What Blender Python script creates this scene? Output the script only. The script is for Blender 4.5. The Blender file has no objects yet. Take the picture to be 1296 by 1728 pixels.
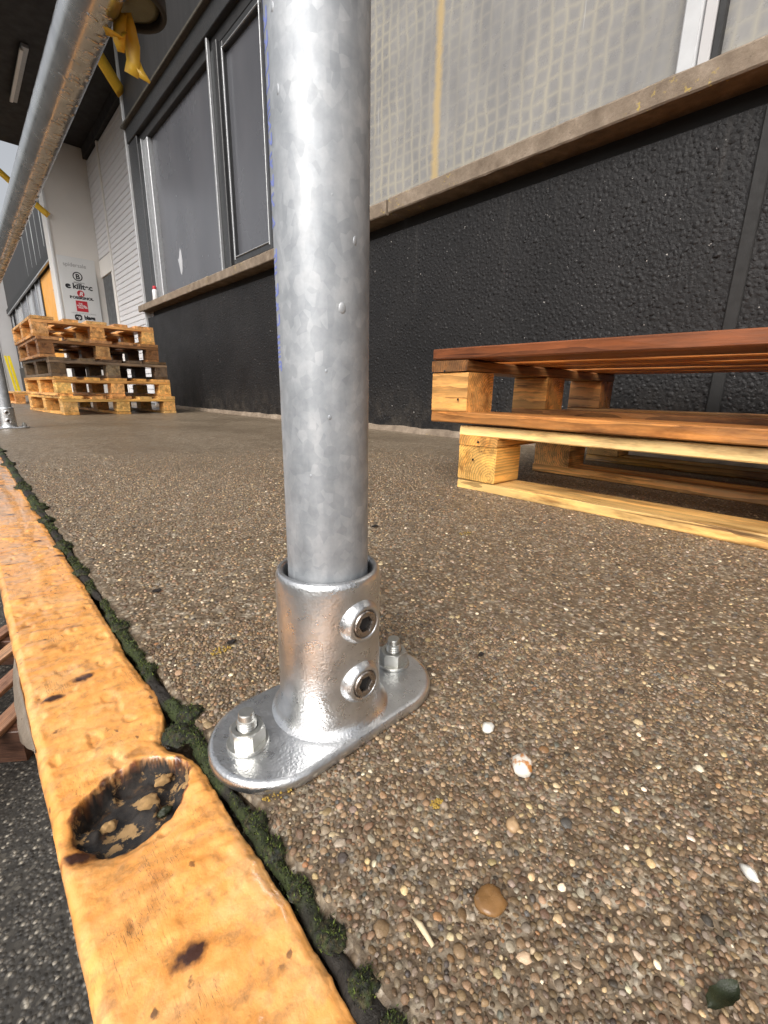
import bpy, math, random
import numpy as np
from mathutils import Vector, Matrix, noise

R = math.radians
rng = np.random.default_rng(7)
random.seed(7)
scn = bpy.context.scene
COL = scn.collection

# ------------------------------------------------------------------ camera
cam_d = bpy.data.cameras.new('camera')
cam = bpy.data.objects.new('camera', cam_d)
COL.objects.link(cam)
CAMH = 0.2122
# columns: camera right, up, back in world axes (x to the wall, y along the dock, z up)
right = Vector((0.73133249, -0.68184582, 0.01546166))
down = Vector((-0.16776174, -0.20181882, -0.96494827))
fwd = Vector((0.6610664, 0.70310415, -0.2619843))
m = Matrix((right, -down, -fwd)).transposed().to_4x4()
m.translation = Vector((0, 0, CAMH))
cam.matrix_world = m
cam_d.sensor_fit = 'HORIZONTAL'
cam_d.sensor_width = 36
cam_d.lens = 36 * 745.54 / 1296
cam_d.clip_start = 0.005
cam_d.clip_end = 600
scn.camera = cam

# ------------------------------------------------------------------ light
SUN_EL, SUN_AZ = 42, 244        # degrees; azimuth clockwise from +y
world = bpy.data.worlds.new('World')
scn.world = world
world.use_nodes = True
wn = world.node_tree
bg = wn.nodes['Background']
sky = wn.nodes.new('ShaderNodeTexSky')
sky.sky_type = 'NISHITA'
sky.sun_disc = False
sky.sun_elevation = R(SUN_EL)
sky.sun_rotation = R(SUN_AZ)
sky.air_density = 1.0
sky.dust_density = 6.0
sky.ozone_density = 0.6
hs = wn.nodes.new('ShaderNodeHueSaturation')
hs.inputs['Saturation'].default_value = 0.22      # overcast: the cloud layer takes the blue out
wn.links.new(sky.outputs[0], hs.inputs['Color'])
wn.links.new(hs.outputs[0], bg.inputs['Color'])
bg.inputs['Strength'].default_value = 0.15
sun_d = bpy.data.lights.new('sun', 'SUN')
sun_d.energy = 1.05
sun_d.angle = R(45)
sun_d.color = (1.0, 0.93, 0.84)
sun = bpy.data.objects.new('sun', sun_d)
COL.objects.link(sun)
sd = Vector((math.sin(R(SUN_AZ)) * math.cos(R(SUN_EL)), math.cos(R(SUN_AZ)) * math.cos(R(SUN_EL)), math.sin(R(SUN_EL))))
sun.rotation_euler = sd.to_track_quat('Z', 'Y').to_euler()
sun.location = (-3, 0, 6)
scn.view_settings.view_transform = 'Standard'
scn.view_settings.look = 'None'
scn.view_settings.exposure = 0.38
scn.view_settings.gamma = 1.0
scn.view_settings.use_curve_mapping = False
cy = scn.cycles
cy.max_bounces = 5; cy.diffuse_bounces = 3; cy.glossy_bounces = 3; cy.transmission_bounces = 2; cy.caustics_reflective = False; cy.caustics_refractive = False

# ------------------------------------------------------------------ helpers: objects
def tag(o, label=None, cat=None, group=None, kind=None):
    if label: o['label'] = label
    if cat: o['category'] = cat
    if group: o['group'] = group
    if kind: o['kind'] = kind
    return o

def wpos(o):
    p = Vector(o.location)
    while o.parent:
        o = o.parent
        p = p + Vector(o.location)
    return p

def empty(name, loc, rz=0.0):
    o = bpy.data.objects.new(name, None)
    o.location = loc
    o.rotation_euler = (0, 0, rz)
    o.empty_display_size = 0.05
    COL.objects.link(o)
    return o

def mesh_obj(name, verts, faces, mat, parent=None, smooth=False, origin=None, local=False):
    """one mesh object; verts are world coordinates unless local"""
    v = np.asarray(verts, dtype=np.float64).reshape(-1, 3)
    if local:
        o0 = np.zeros(3) if origin is None else np.asarray(origin, float)
    else:
        o0 = np.array([v[:, 0].mean(), v[:, 1].mean(), v[:, 2].min()]) if origin is None else np.asarray(origin, float)
        v = v - o0
    me = bpy.data.meshes.new(name)
    me.from_pydata(v.tolist(), [], [tuple(int(i) for i in f) for f in faces])
    if mat: me.materials.append(mat)
    if smooth:
        me.polygons.foreach_set('use_smooth', [True] * len(me.polygons))
    me.update()
    ob = bpy.data.objects.new(name, me)
    ob.location = o0
    if parent:
        ob.parent = parent
        if not local:
            ob.location = Vector(o0) - wpos(parent)
    COL.objects.link(ob)
    return ob

def box_vf(x0, x1, y0, y1, z0, z1, b=0.0):
    """bevelled box"""
    if b <= 0:
        v = [(x, y, z) for z in (z0, z1) for y in (y0, y1) for x in (x0, x1)]
        f = [(0, 2, 3, 1), (4, 5, 7, 6), (0, 1, 5, 4), (2, 6, 7, 3), (0, 4, 6, 2), (1, 3, 7, 5)]
        return v, f
    v = []
    lim = ((x0, x1), (y0, y1), (z0, z1))
    idx = {}
    for sx in (0, 1):
        for sy in (0, 1):
            for sz in (0, 1):
                for a in range(3):
                    p = []
                    for k, s in enumerate((sx, sy, sz)):
                        q = lim[k][s]
                        if k != a: q += b if s == 0 else -b
                        p.append(q)
                    idx[(sx, sy, sz, a)] = len(v)
                    v.append(tuple(p))
    f = []
    for a in range(3):
        o1, o2 = [k for k in range(3) if k != a]
        for s in (0, 1):
            q = []
            for (p1, p2) in ((0, 0), (1, 0), (1, 1), (0, 1)):
                c = [0, 0, 0]; c[a] = s; c[o1] = p1; c[o2] = p2
                q.append(idx[(*c, a)])
            f.append(q)
    for a in range(3):
        o1, o2 = [k for k in range(3) if k != a]
        for p1 in (0, 1):
            for p2 in (0, 1):
                q = []
                for s, ax in ((0, o1), (1, o1), (1, o2), (0, o2)):
                    c = [0, 0, 0]; c[a] = s; c[o1] = p1; c[o2] = p2
                    q.append(idx[(*c, ax)])
                f.append(q)
    for sx in (0, 1):
        for sy in (0, 1):
            for sz in (0, 1):
                f.append([idx[(sx, sy, sz, a)] for a in range(3)])
    # fix winding
    va = np.array(v); ctr = va.mean(0); out = []
    for q in f:
        p = va[q]
        n = np.cross(p[1] - p[0], p[2] - p[0])
        out.append(q if np.dot(n, p.mean(0) - ctr) > 0 else q[::-1])
    return v, out

def box(name, x0, x1, y0, y1, z0, z1, mat, parent=None, b=0.002):
    v, f = box_vf(x0, x1, y0, y1, z0, z1, b)
    return mesh_obj(name, v, f, mat, parent)

def join_vf(parts):
    V, F = [], []
    for v, f in parts:
        n = len(V)
        V.extend([tuple(p) for p in v])
        F.extend([[i + n for i in q] for q in f])
    return V, F

def lathe_vf(profile, seg=48, close=False, frame=None):
    """profile [(r, h)] turned about z; frame (origin, axis) places it"""
    V, F = [], []
    n = len(profile)
    for r, h in profile:
        for k in range(seg):
            a = 2 * math.pi * k / seg
            V.append((r * math.cos(a), r * math.sin(a), h))
    for i in range(n - 1):
        for k in range(seg):
            k2 = (k + 1) % seg
            F.append((i * seg + k, i * seg + k2, (i + 1) * seg + k2, (i + 1) * seg + k))
    if profile[-1][0] > 1e-6 and close:
        F.append(tuple((n - 1) * seg + k for k in range(seg)))
        F.append(tuple(k for k in reversed(range(seg))))
    if frame:
        o, ax = frame
        q = Vector((0, 0, 1)).rotation_difference(Vector(ax).normalized())
        V = [tuple(Vector(o) + q @ Vector(p)) for p in V]
    return V, F

def prism_vf(pts, z0, z1, bev=0.0):
    """vertical prism over an outline (list of xy), with a bevelled top"""
    n = len(pts)
    p = np.array(pts, float); c = p.mean(0)
    rings = [(1.0, z0)]
    if bev > 0:
        s = np.abs(p - c).max()
        rings += [(1.0, z1 - bev), (1 - bev * 0.6 / s, z1 - bev * 0.25), (1 - bev * 1.4 / s, z1)]
    else:
        rings += [(1.0, z1)]
    V, F = [], []
    for s, z in rings:
        for q in p:
            d = c + (q - c) * s
            V.append((d[0], d[1], z))
    for i in range(len(rings) - 1):
        for k in range(n):
            k2 = (k + 1) % n
            F.append((i * n + k, i * n + k2, (i + 1) * n + k2, (i + 1) * n + k))
    F.append(tuple((len(rings) - 1) * n + k for k in range(n)))
    F.append(tuple(reversed(range(n))))
    return V, F

def sweep_vf(path, radius, seg=12, cap=True):
    V, F = [], []
    path = [Vector(p) for p in path]
    up = Vector((0.13, 0.21, 0.97))
    n = len(path)
    for i, p in enumerate(path):
        t = (path[min(i + 1, n - 1)] - path[max(i - 1, 0)]).normalized()
        a = t.cross(up).normalized(); b = t.cross(a)
        r = radius[i] if hasattr(radius, '__len__') else radius
        for k in range(seg):
            w = 2 * math.pi * k / seg
            V.append(tuple(p + a * (r * math.cos(w)) + b * (r * math.sin(w))))
    for i in range(n - 1):
        for k in range(seg):
            k2 = (k + 1) % seg
            F.append((i * seg + k, i * seg + k2, (i + 1) * seg + k2, (i + 1) * seg + k))
    if cap:
        F.append(tuple(range(seg))[::-1]); F.append(tuple((n - 1) * seg + k for k in range(seg)))
    return V, F

def np_mesh(name, V, T, mat, parent=None, colors=None, smooth=True):
    """fast triangle mesh from numpy arrays, world coordinates"""
    me = bpy.data.meshes.new(name)
    off = np.zeros(3)
    if parent is not None:
        off = np.array(wpos(parent))
    V = (V - off).astype(np.float32)
    T = T.astype(np.int32)
    me.vertices.add(len(V)); me.vertices.foreach_set('co', V.ravel())
    me.loops.add(T.size); me.loops.foreach_set('vertex_index', T.ravel())
    me.polygons.add(len(T))
    me.polygons.foreach_set('loop_start', np.arange(0, T.size, 3, dtype=np.int32))
    me.polygons.foreach_set('loop_total', np.full(len(T), 3, dtype=np.int32))
    me.polygons.foreach_set('use_smooth', np.full(len(T), smooth))
    if colors is not None:
        at = me.color_attributes.new('Col', 'FLOAT_COLOR', 'POINT')
        c4 = np.ones((len(V), 4), np.float32); c4[:, :3] = colors
        at.data.foreach_set('color', c4.ravel())
    me.materials.append(mat)
    me.update(); me.validate()
    ob = bpy.data.objects.new(name, me)
    if parent: ob.parent = parent
    COL.objects.link(ob)
    return ob

def fbm(x, y, z, octv=4, s=1.0):
    return noise.fractal(Vector((x * s, y * s, z * s)), 1.0, 2.0, octv)

# ------------------------------------------------------------------ helpers: materials
class NT:
    def __init__(self, name):
        self.m = bpy.data.materials.new(name)
        self.m.use_nodes = True
        self.t = self.m.node_tree
        self.b = self.t.nodes['Principled BSDF']
        self._c = None
    def n(self, typ, **kw):
        nd = self.t.nodes.new('ShaderNode' + typ)
        for k, v in kw.items():
            if k in nd.inputs: self.set(nd.inputs[k], v)
            else: setattr(nd, k, v)
        return nd
    def set(self, inp, v):
        if hasattr(v, 'is_output'): self.t.links.new(v, inp)
        else: inp.default_value = v
    def obj(self):
        if not self._c: self._c = self.n('TexCoord')
        return self._c.outputs['Object']
    def geo(self):
        return self.n('NewGeometry').outputs['Position']
    def map(self, vec, scale=(1, 1, 1), loc=(0, 0, 0), rot=(0, 0, 0)):
        mp = self.n('Mapping'); self.set(mp.inputs['Vector'], vec)
        mp.inputs['Scale'].default_value = scale; mp.inputs['Location'].default_value = loc; mp.inputs['Rotation'].default_value = rot
        return mp.outputs[0]
    def noise(self, vec, scale, detail=4, rough=0.55, dist=0.0):
        nd = self.n('TexNoise'); self.set(nd.inputs['Vector'], vec)
        nd.inputs['Scale'].default_value = scale; nd.inputs['Detail'].default_value = detail
        nd.inputs['Roughness'].default_value = rough; nd.inputs['Distortion'].default_value = dist
        return nd.outputs['Fac']
    def vor(self, vec, scale, feature='F1', rand=1.0):
        nd = self.n('TexVoronoi'); nd.feature = feature
        self.set(nd.inputs['Vector'], vec); nd.inputs['Scale'].default_value = scale
        nd.inputs['Randomness'].default_value = rand
        return nd
    def ramp(self, fac, stops, interp='LINEAR'):
        nd = self.n('ValToRGB'); self.set(nd.inputs[0], fac)
        cr = nd.color_ramp; cr.interpolation = interp
        while len(cr.elements) < len(stops): cr.elements.new(0.5)
        for e, (p, c) in zip(cr.elements, stops):
            e.position = p
            e.color = (c, c, c, 1) if not hasattr(c, '__len__') else (*c[:3], 1)
        return nd.outputs[0]
    def mix(self, fac, a, b, mode='MIX'):
        nd = self.n('MixRGB'); nd.blend_type = mode
        self.set(nd.inputs[0], fac)
        for i, v in ((1, a), (2, b)):
            if not hasattr(v, 'is_output') and len(v) == 3: v = (*v, 1)
            self.set(nd.inputs[i], v)
        return nd.outputs[0]
    def math(self, op, a, b=0.0, clamp=False):
        nd = self.n('Math'); nd.operation = op; nd.use_clamp = clamp
        self.set(nd.inputs[0], a); self.set(nd.inputs[1], b)
        return nd.outputs[0]
    def bump(self, h, strength=0.3, dist=0.002, normal=None):
        nd = self.n('Bump'); self.set(nd.inputs['Height'], h)
        nd.inputs['Strength'].default_value = strength; nd.inputs['Distance'].default_value = dist
        if normal: self.set(nd.inputs['Normal'], normal)
        return nd.outputs[0]
    def out(self, **kw):
        names = dict(color='Base Color', metal='Metallic', rough='Roughness', normal='Normal', coat='Coat Weight', coatr='Coat Roughness',
                     alpha='Alpha', spec='Specular IOR Level', trans='Transmission Weight', ior='IOR', sss='Subsurface Weight')
        for k, v in kw.items():
            if k == 'color' and not hasattr(v, 'is_output') and len(v) == 3: v = (*v, 1)
            self.set(self.b.inputs[names[k]], v)
        return self.m

def flat(name, color, rough=0.5, metal=0.0, vary=0.15, scale=18.0, bump=0.0, **kw):
    t = NT(name)
    f = t.noise(t.geo(), scale, 5)
    c = t.mix(f, tuple(x * (1 - vary) for x in color), tuple(min(1, x * (1 + vary)) for x in color))
    d = dict(color=c, rough=t.ramp(t.noise(t.geo(), scale * 2.3, 3), [(0.3, max(0.02, rough - 0.08)), (0.7, min(1, rough + 0.08))]), metal=metal)
    if bump: d['normal'] = t.bump(t.noise(t.geo(), scale * 12, 4), bump, 0.003)
    d.update(kw)
    return t.out(**d)

MT = {}
def mat_galv():
    t = NT('galvanised_tube'); g = t.geo()
    sp = t.vor(t.map(g, (1, 1, 0.7)), 230)
    spang = t.n('SeparateColor'); t.set(spang.inputs[0], sp.outputs['Color'])
    cl = t.noise(g, 55, 5, 0.65)
    st = t.noise(t.map(g, (90, 90, 5)), 1.0, 4)
    f = t.math('ADD', t.math('MULTIPLY', spang.outputs[0], 0.15), t.math('ADD', t.math('MULTIPLY', cl, 0.85), t.math('MULTIPLY', st, 0.45)))
    c = t.ramp(f, [(0.45, (0.25, 0.27, 0.29)), (0.72, (0.36, 0.38, 0.405)), (1.0, (0.52, 0.535, 0.55))])
    rg = t.ramp(t.math('ADD', t.math('MULTIPLY', cl, 0.6), t.math('MULTIPLY', spang.outputs[1], 0.4)), [(0.2, 0.46), (0.8, 0.62)])
    h = t.math('ADD', t.noise(g, 90, 3), t.math('MULTIPLY', spang.outputs[0], 0.05))
    return t.out(color=c, metal=0.42, rough=rg, normal=t.bump(h, 0.08, 0.0012))
MT['galv'] = mat_galv()

def mat_rail():
    t = NT('galvanised_rail'); g = t.geo()
    cl = t.noise(g, 40, 4, 0.6)
    c = t.ramp(cl, [(0.3, (0.48, 0.485, 0.48)), (0.7, (0.68, 0.685, 0.68))])
    return t.out(color=c, metal=0.93, rough=t.ramp(cl, [(0.3, 0.18), (0.7, 0.30)]), normal=t.bump(t.noise(g, 60, 2), 0.10, 0.0015))
MT['rail'] = mat_rail()

def mat_cast():
    t = NT('cast_zinc'); g = t.geo()
    cl = t.noise(g, 60, 4)
    c = t.ramp(cl, [(0.3, (0.56, 0.57, 0.58)), (0.7, (0.78, 0.785, 0.79))])
    h = t.math('ADD', t.noise(g, 640, 2, 0.5), t.math('MULTIPLY', t.noise(g, 160, 3), 0.5))
    return t.out(color=c, metal=0.95, rough=t.ramp(t.noise(g, 130, 4), [(0.3, 0.24), (0.7, 0.38)]), normal=t.bump(h, 0.22, 0.0012))
MT['cast'] = mat_cast()
MT['zinc_nut'] = flat('zinc_plated_steel', (0.52, 0.52, 0.49), 0.36, 0.9, 0.15, 220, 0.08)
MT['screw'] = flat('stainless_screw', (0.42, 0.38, 0.35), 0.3, 1.0, 0.15, 200)
MT['hole_shade'] = flat('painted_recess_shade', (0.012, 0.011, 0.011), 0.8, 0.0)  # shade inside the hex hole, put into the colour

def mat_beam():
    t = NT('yellow_paint_wet'); g = t.geo()
    big = t.noise(g, 22, 5, 0.6, 0.6)
    fine = t.noise(g, 130, 5, 0.6)
    c = t.ramp(t.math('ADD', t.math('MULTIPLY', big, 0.6), t.math('MULTIPLY', fine, 0.4)),
               [(0.30, (0.80, 0.315, 0.060)), (0.5, (0.91, 0.415, 0.112)), (0.66, (0.94, 0.51, 0.20))])
    # grime film and rust spots with a shape of their own
    dirt = t.ramp(t.noise(t.map(g, (1, 1, 1), (3, 1, 0)), 95, 5, 0.7), [(0.50, 0.0), (0.68, 0.60)])
    c = t.mix(dirt, c, (0.30, 0.16, 0.07))
    v = t.vor(t.map(g, (0.75, 1.25, 1)), 34, 'F1', 1.0)
    dd = t.math('ADD', v.outputs['Distance'], t.math('MULTIPLY', t.noise(g, 170, 3), 0.30))
    gate = t.ramp(t.noise(t.map(g, (1, 1, 1), (7, 2, 0)), 18, 2), [(0.46, 0.0), (0.56, 1.0)])
    spot = t.math('MULTIPLY', t.ramp(dd, [(0.26, 1.0), (0.36, 0.0)]), gate)
    halo = t.math('MULTIPLY', t.ramp(dd, [(0.30, 0.55), (0.50, 0.0)]), gate)
    c = t.mix(halo, c, (0.50, 0.17, 0.02))
    c = t.mix(spot, c, (0.055, 0.02, 0.012))
    v2 = t.vor(t.map(g, (1.0, 0.75, 1), (0.3, 0.1, 0)), 120)
    gate2 = t.ramp(t.noise(t.map(g, (1, 1, 1), (2, 5, 0)), 30, 3), [(0.48, 0.0), (0.58, 1.0)])
    chip = t.math('MULTIPLY', t.ramp(t.math('ADD', v2.outputs['Distance'], t.math('MULTIPLY', t.noise(g, 500, 2), 0.35)), [(0.27, 0.85), (0.36, 0.0)]), gate2)
    c = t.mix(chip, c, (0.10, 0.05, 0.025))
    vc = t.vor(t.map(t.mix(0.06, g, t.n('TexNoise', Scale=60.0).outputs['Color']), (1, 0.8, 1)), 42, 'DISTANCE_TO_EDGE')
    gate3 = t.ramp(t.noise(t.map(g, (1, 1, 1), (9, 3, 0)), 24, 3), [(0.52, 0.0), (0.60, 1.0)])
    c = t.mix(t.math('MULTIPLY', t.ramp(vc.outputs['Distance'], [(0.010, 0.75), (0.022, 0.0)]), gate3), c, (0.16, 0.07, 0.03))
    at = t.n('Attribute', attribute_name='Col')
    sep = t.n('SeparateColor'); t.set(sep.inputs[0], at.outputs['Color'])
    rustc = t.ramp(t.noise(g, 240, 5, 0.7), [(0.35, (0.05, 0.016, 0.006)), (0.6, (0.20, 0.055, 0.012)), (0.75, (0.42, 0.15, 0.03))])
    inner = t.ramp(t.noise(g, 160, 5, 0.7), [(0.35, (0.010, 0.009, 0.009)), (0.58, (0.030, 0.024, 0.020)), (0.68, (0.10, 0.055, 0.025))])
    inner = t.mix(t.ramp(t.noise(t.map(g, (1, 1.3, 1), (0.02, 0, 0)), 75, 5, 0.65), [(0.56, 0.0), (0.60, 0.9)]), inner, (0.42, 0.26, 0.11))
    c = t.mix(sep.outputs[0], c, rustc)
    c = t.mix(sep.outputs[1], c, inner)
    wet = t.ramp(t.noise(t.map(g, (1, 0.6, 1), (1, 0, 0)), 26, 3), [(0.42, 0.0), (0.52, 1.0)])
    wet = t.math('MULTIPLY', wet, t.math('SUBTRACT', 1.0, sep.outputs[1], True))
    h = t.math('ADD', t.math('MULTIPLY', t.noise(g, 75, 4), 1.0), t.math('MULTIPLY', t.noise(g, 420, 4), 0.25))
    nb = t.bump(h, 0.35, 0.003)
    m = t.out(color=c, rough=t.math('MAXIMUM', t.ramp(fine, [(0.3, 0.32), (0.7, 0.52)]), t.math('MULTIPLY', sep.outputs[1], 0.85)), normal=nb, coat=t.math('MULTIPLY', wet, 0.9), coatr=0.06)
    cb = t.bump(t.noise(g, 30, 2), 0.25, 0.002)
    t.set(t.b.inputs['Coat Normal'], cb)
    return m
MT['beam'] = mat_beam()

def mat_floor():
    t = NT('exposed_aggregate'); g = t.geo()
    v1 = t.vor(g, 215); v2 = t.vor(t.map(g, (1, 1, 1), (0.4, 0.2, 0)), 390)
    s1 = t.n('SeparateColor'); t.set(s1.inputs[0], v1.outputs['Color'])
    s2 = t.n('SeparateColor'); t.set(s2.inputs[0], v2.outputs['Color'])
    pal = [(0.0, (0.070, 0.048, 0.030)), (0.25, (0.150, 0.106, 0.066)), (0.5, (0.235, 0.172, 0.110)), (0.72, (0.32, 0.240, 0.156)), (0.86, (0.46, 0.38, 0.27)), (0.95, (0.70, 0.62, 0.49))]
    c = t.mix(0.5, t.ramp(s1.outputs[0], pal), t.ramp(s2.outputs[0], pal))
    paste = t.ramp(t.noise(g, 700, 4), [(0.3, (0.036, 0.025, 0.016)), (0.7, (0.120, 0.084, 0.053))])
    v3 = t.vor(t.map(g, (1, 1, 1), (0.7, 0.9, 0)), 105)
    s3 = t.n('SeparateColor'); t.set(s3.inputs[0], v3.outputs['Color'])
    c = t.mix(0.30, c, t.ramp(s3.outputs[1], pal))
    joint = t.ramp(v1.outputs['Distance'], [(0.30, 0.0), (0.55, 1.0)])
    c = t.mix(t.math('MULTIPLY', joint, 0.60), c, paste)
    wetn = t.noise(t.map(g, (1, 0.55, 1)), 3.2, 5, 0.6)
    c = t.mix(t.ramp(wetn, [(0.44, 0.0), (0.68, 0.40)]), c, t.mix(1.0, c, (0.60, 0.56, 0.52), 'MULTIPLY'))
    h = t.math('ADD', t.ramp(v1.outputs['Distance'], [(0.0, 1.0), (0.6, 0.0)]), t.math('MULTIPLY', t.noise(g, 600, 3), 0.5))
    return t.out(color=c, rough=t.ramp(wetn, [(0.35, 0.55), (0.68, 0.30)]), normal=t.bump(h, 0.5, 0.002))
MT['floor'] = mat_floor()

def mat_pebble():
    t = NT('pebbles'); g = t.geo()
    at = t.n('Attribute', attribute_name='Col')
    f = t.noise(g, 900, 4, 0.7)
    c = t.mix(t.ramp(f, [(0.3, 0.0), (0.7, 0.55)]), at.outputs['Color'], t.mix(1.0, at.outputs['Color'], (0.55, 0.48, 0.42), 'MULTIPLY'))
    return t.out(color=c, rough=t.ramp(t.noise(g, 40, 3), [(0.35, 0.60), (0.65, 0.30)]), normal=t.bump(f, 0.45, 0.0008))
MT['pebble'] = mat_pebble()

def mat_moss():
    t = NT('moss'); g = t.geo()
    at = t.n('Attribute', attribute_name='Col')
    f = t.noise(g, 420, 4, 0.7)
    c = t.mix(t.ramp(f, [(0.35, 0.0), (0.65, 0.6)]), at.outputs['Color'], t.mix(1.0, at.outputs['Color'], (0.45, 0.42, 0.35), 'MULTIPLY'))
    return t.out(color=c, rough=0.75, normal=t.bump(f, 0.7, 0.002))
MT['moss'] = mat_moss()

def mat_asphalt():
    t = NT('asphalt'); g = t.geo()
    v = t.vor(g, 95); s = t.n('SeparateColor'); t.set(s.inputs[0], v.outputs['Color'])
    c = t.ramp(s.outputs[0], [(0.0, (0.022, 0.021, 0.020)), (0.5, (0.072, 0.066, 0.057)), (0.78, (0.125, 0.114, 0.098)), (0.90, (0.21, 0.190, 0.16)), (1.0, (0.40, 0.365, 0.30))])
    c = t.mix(t.ramp(v.outputs['Distance'], [(0.30, 0.0), (0.5, 0.8)]), c, (0.028, 0.026, 0.023))
    h = t.ramp(v.outputs['Distance'], [(0.0, 1.0), (0.6, 0.0)])
    return t.out(color=c, rough=0.62, normal=t.bump(h, 0.6, 0.005))
MT['asphalt'] = mat_asphalt()

def mat_black():
    t = NT('black_masonry_paint'); g = t.geo()
    f = t.noise(g, 3.5, 5, 0.6)
    c = t.ramp(f, [(0.3, (0.0085, 0.0080, 0.0083)), (0.7, (0.0150, 0.0140, 0.0142))])
    sz = t.n('SeparateXYZ'); t.set(sz.inputs[0], g)
    spl = t.math('MULTIPLY', t.ramp(t.noise(t.map(g, (1, 1, 0.7), (1, 8, 2)), 16, 5, 0.7), [(0.42, 0.0), (0.68, 0.55)]), t.ramp(sz.outputs['Z'], [(0.02, 1.0), (0.26, 0.0)]))
    c = t.mix(spl, c, (0.085, 0.072, 0.058))
    run = t.math('MULTIPLY', t.ramp(t.noise(t.map(g, (1, 26, 0.9), (3, 1, 1)), 1.0, 4, 0.6), [(0.58, 0.0), (0.72, 0.35)]), t.ramp(sz.outputs['Z'], [(0.45, 0.0), (1.0, 1.0)]))
    c = t.mix(run, c, (0.060, 0.056, 0.052))
    ch = t.ramp(t.noise(t.map(g, (1, 1, 1), (5, 5, 5)), 55, 3, 0.6), [(0.725, 0.0), (0.737, 0.8)])
    c = t.mix(ch, c, (0.46, 0.43, 0.40))
    return t.out(color=c, rough=t.ramp(t.noise(g, 6, 3), [(0.3, 0.46), (0.7, 0.62)]), spec=0.32, normal=t.bump(t.math('ADD', t.noise(g, 260, 3), t.math('MULTIPLY', t.vor(g, 75).outputs['Distance'], -1.5)), 0.35, 0.004))
MT['black'] = mat_black()

def mat_black_upper():
    t = NT('dark_render'); g = t.geo()
    st = t.noise(t.map(g, (1, 4, 0.35)), 4, 5)
    c = t.ramp(st, [(0.3, (0.013, 0.013, 0.0135)), (0.75, (0.028, 0.027, 0.028))])
    sp = t.ramp(t.noise(g, 38, 3, 0.6), [(0.74, 0.0), (0.77, 0.5)])
    return t.out(color=t.mix(sp, c, (0.25, 0.24, 0.23)), rough=0.6, normal=t.bump(t.noise(g, 120, 4), 0.2, 0.003))
MT['black_upper'] = mat_black_upper()

def mat_sill():
    t = NT('weathered_concrete'); g = t.geo()
    f = t.noise(g, 14, 6, 0.65)
    c = t.ramp(f, [(0.3, (0.135, 0.100, 0.070)), (0.55, (0.225, 0.174, 0.126)), (0.75, (0.34, 0.275, 0.21))])
    sp = t.ramp(t.noise(g, 110, 4, 0.7), [(0.60, 0.0), (0.75, 0.7)])
    c = t.mix(sp, c, (0.07, 0.055, 0.04))
    lich = t.math('MULTIPLY', t.ramp(t.noise(g, 60, 4, 0.6), [(0.60, 0.0), (0.64, 0.8)]), t.ramp(t.noise(t.map(g, (1, 1, 1), (2, 9, 4)), 5, 2), [(0.55, 0.0), (0.65, 1.0)]))
    c = t.mix(lich, c, (0.45, 0.33, 0.08))
    return t.out(color=c, rough=0.85, normal=t.bump(t.noise(g, 90, 5, 0.7), 0.6, 0.004))
MT['sill'] = mat_sill()

def mat_wired():
    """old wired rooflight glass with yellowed glue lines"""
    t = NT('wired_glass'); g = t.geo()
    sx = t.n('SeparateXYZ'); t.set(sx.inputs[0], g)
    wob = t.n('TexNoise'); t.set(wob.inputs['Vector'], g); wob.inputs['Scale'].default_value = 7; wob.inputs['Detail'].default_value = 3
    y = t.math('ADD', sx.outputs['Y'], t.math('MULTIPLY', wob.outputs['Fac'], 0.05))
    wob2 = t.noise(t.map(g, (1, 1, 1), (4, 4, 4)), 8, 3)
    z = t.math('ADD', sx.outputs['Z'], t.math('MULTIPLY', wob2, 0.05))
    def line(c, pitch):
        fr = t.math('FRACT', t.math('DIVIDE', c, pitch))
        d = t.math('ABSOLUTE', t.math('SUBTRACT', fr, 0.5))
        return t.ramp(d, [(0.0, 1.0), (0.14, 0.35), (0.28, 0.0)])
    gr = t.math('MAXIMUM', line(y, 0.054), t.math('MULTIPLY', line(z, 0.050), 0.75))
    fade = t.ramp(t.noise(g, 2.2, 4, 0.6), [(0.36, 0.25), (0.62, 1.0)])
    gr = t.math('MULTIPLY', gr, fade)
    cloud = t.noise(g, 9, 5, 0.65)
    base = t.ramp(t.noise(t.map(g, (1, 3, 0.8)), 4, 5, 0.6), [(0.3, (0.180, 0.176, 0.174)), (0.7, (0.265, 0.255, 0.240))])
    c = t.mix(t.math('MULTIPLY', gr, 0.58), base, (0.46, 0.41, 0.29))
    # yellow sealant seam of the pane
    d = t.math('ABSOLUTE', t.math('SUBTRACT', t.math('ADD', sx.outputs['Y'], t.math('MULTIPLY', t.noise(g, 25, 3), 0.03)), 1.645))
    seam = t.ramp(d, [(0.006, 0.8), (0.030, 0.0)])
    c = t.mix(seam, c, (0.46, 0.33, 0.14))
    drip = t.ramp(t.noise(t.map(g, (1, 60, 1.6)), 1.0, 3), [(0.70, 0.0), (0.76, 0.45)])
    c = t.mix(drip, c, (0.62, 0.62, 0.61))
    return t.out(color=c, rough=t.ramp(cloud, [(0.3, 0.24), (0.7, 0.33)]), spec=0.6, normal=t.bump(t.noise(g, 60, 3), 0.12, 0.002))
MT['wired'] = mat_wired()

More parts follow.
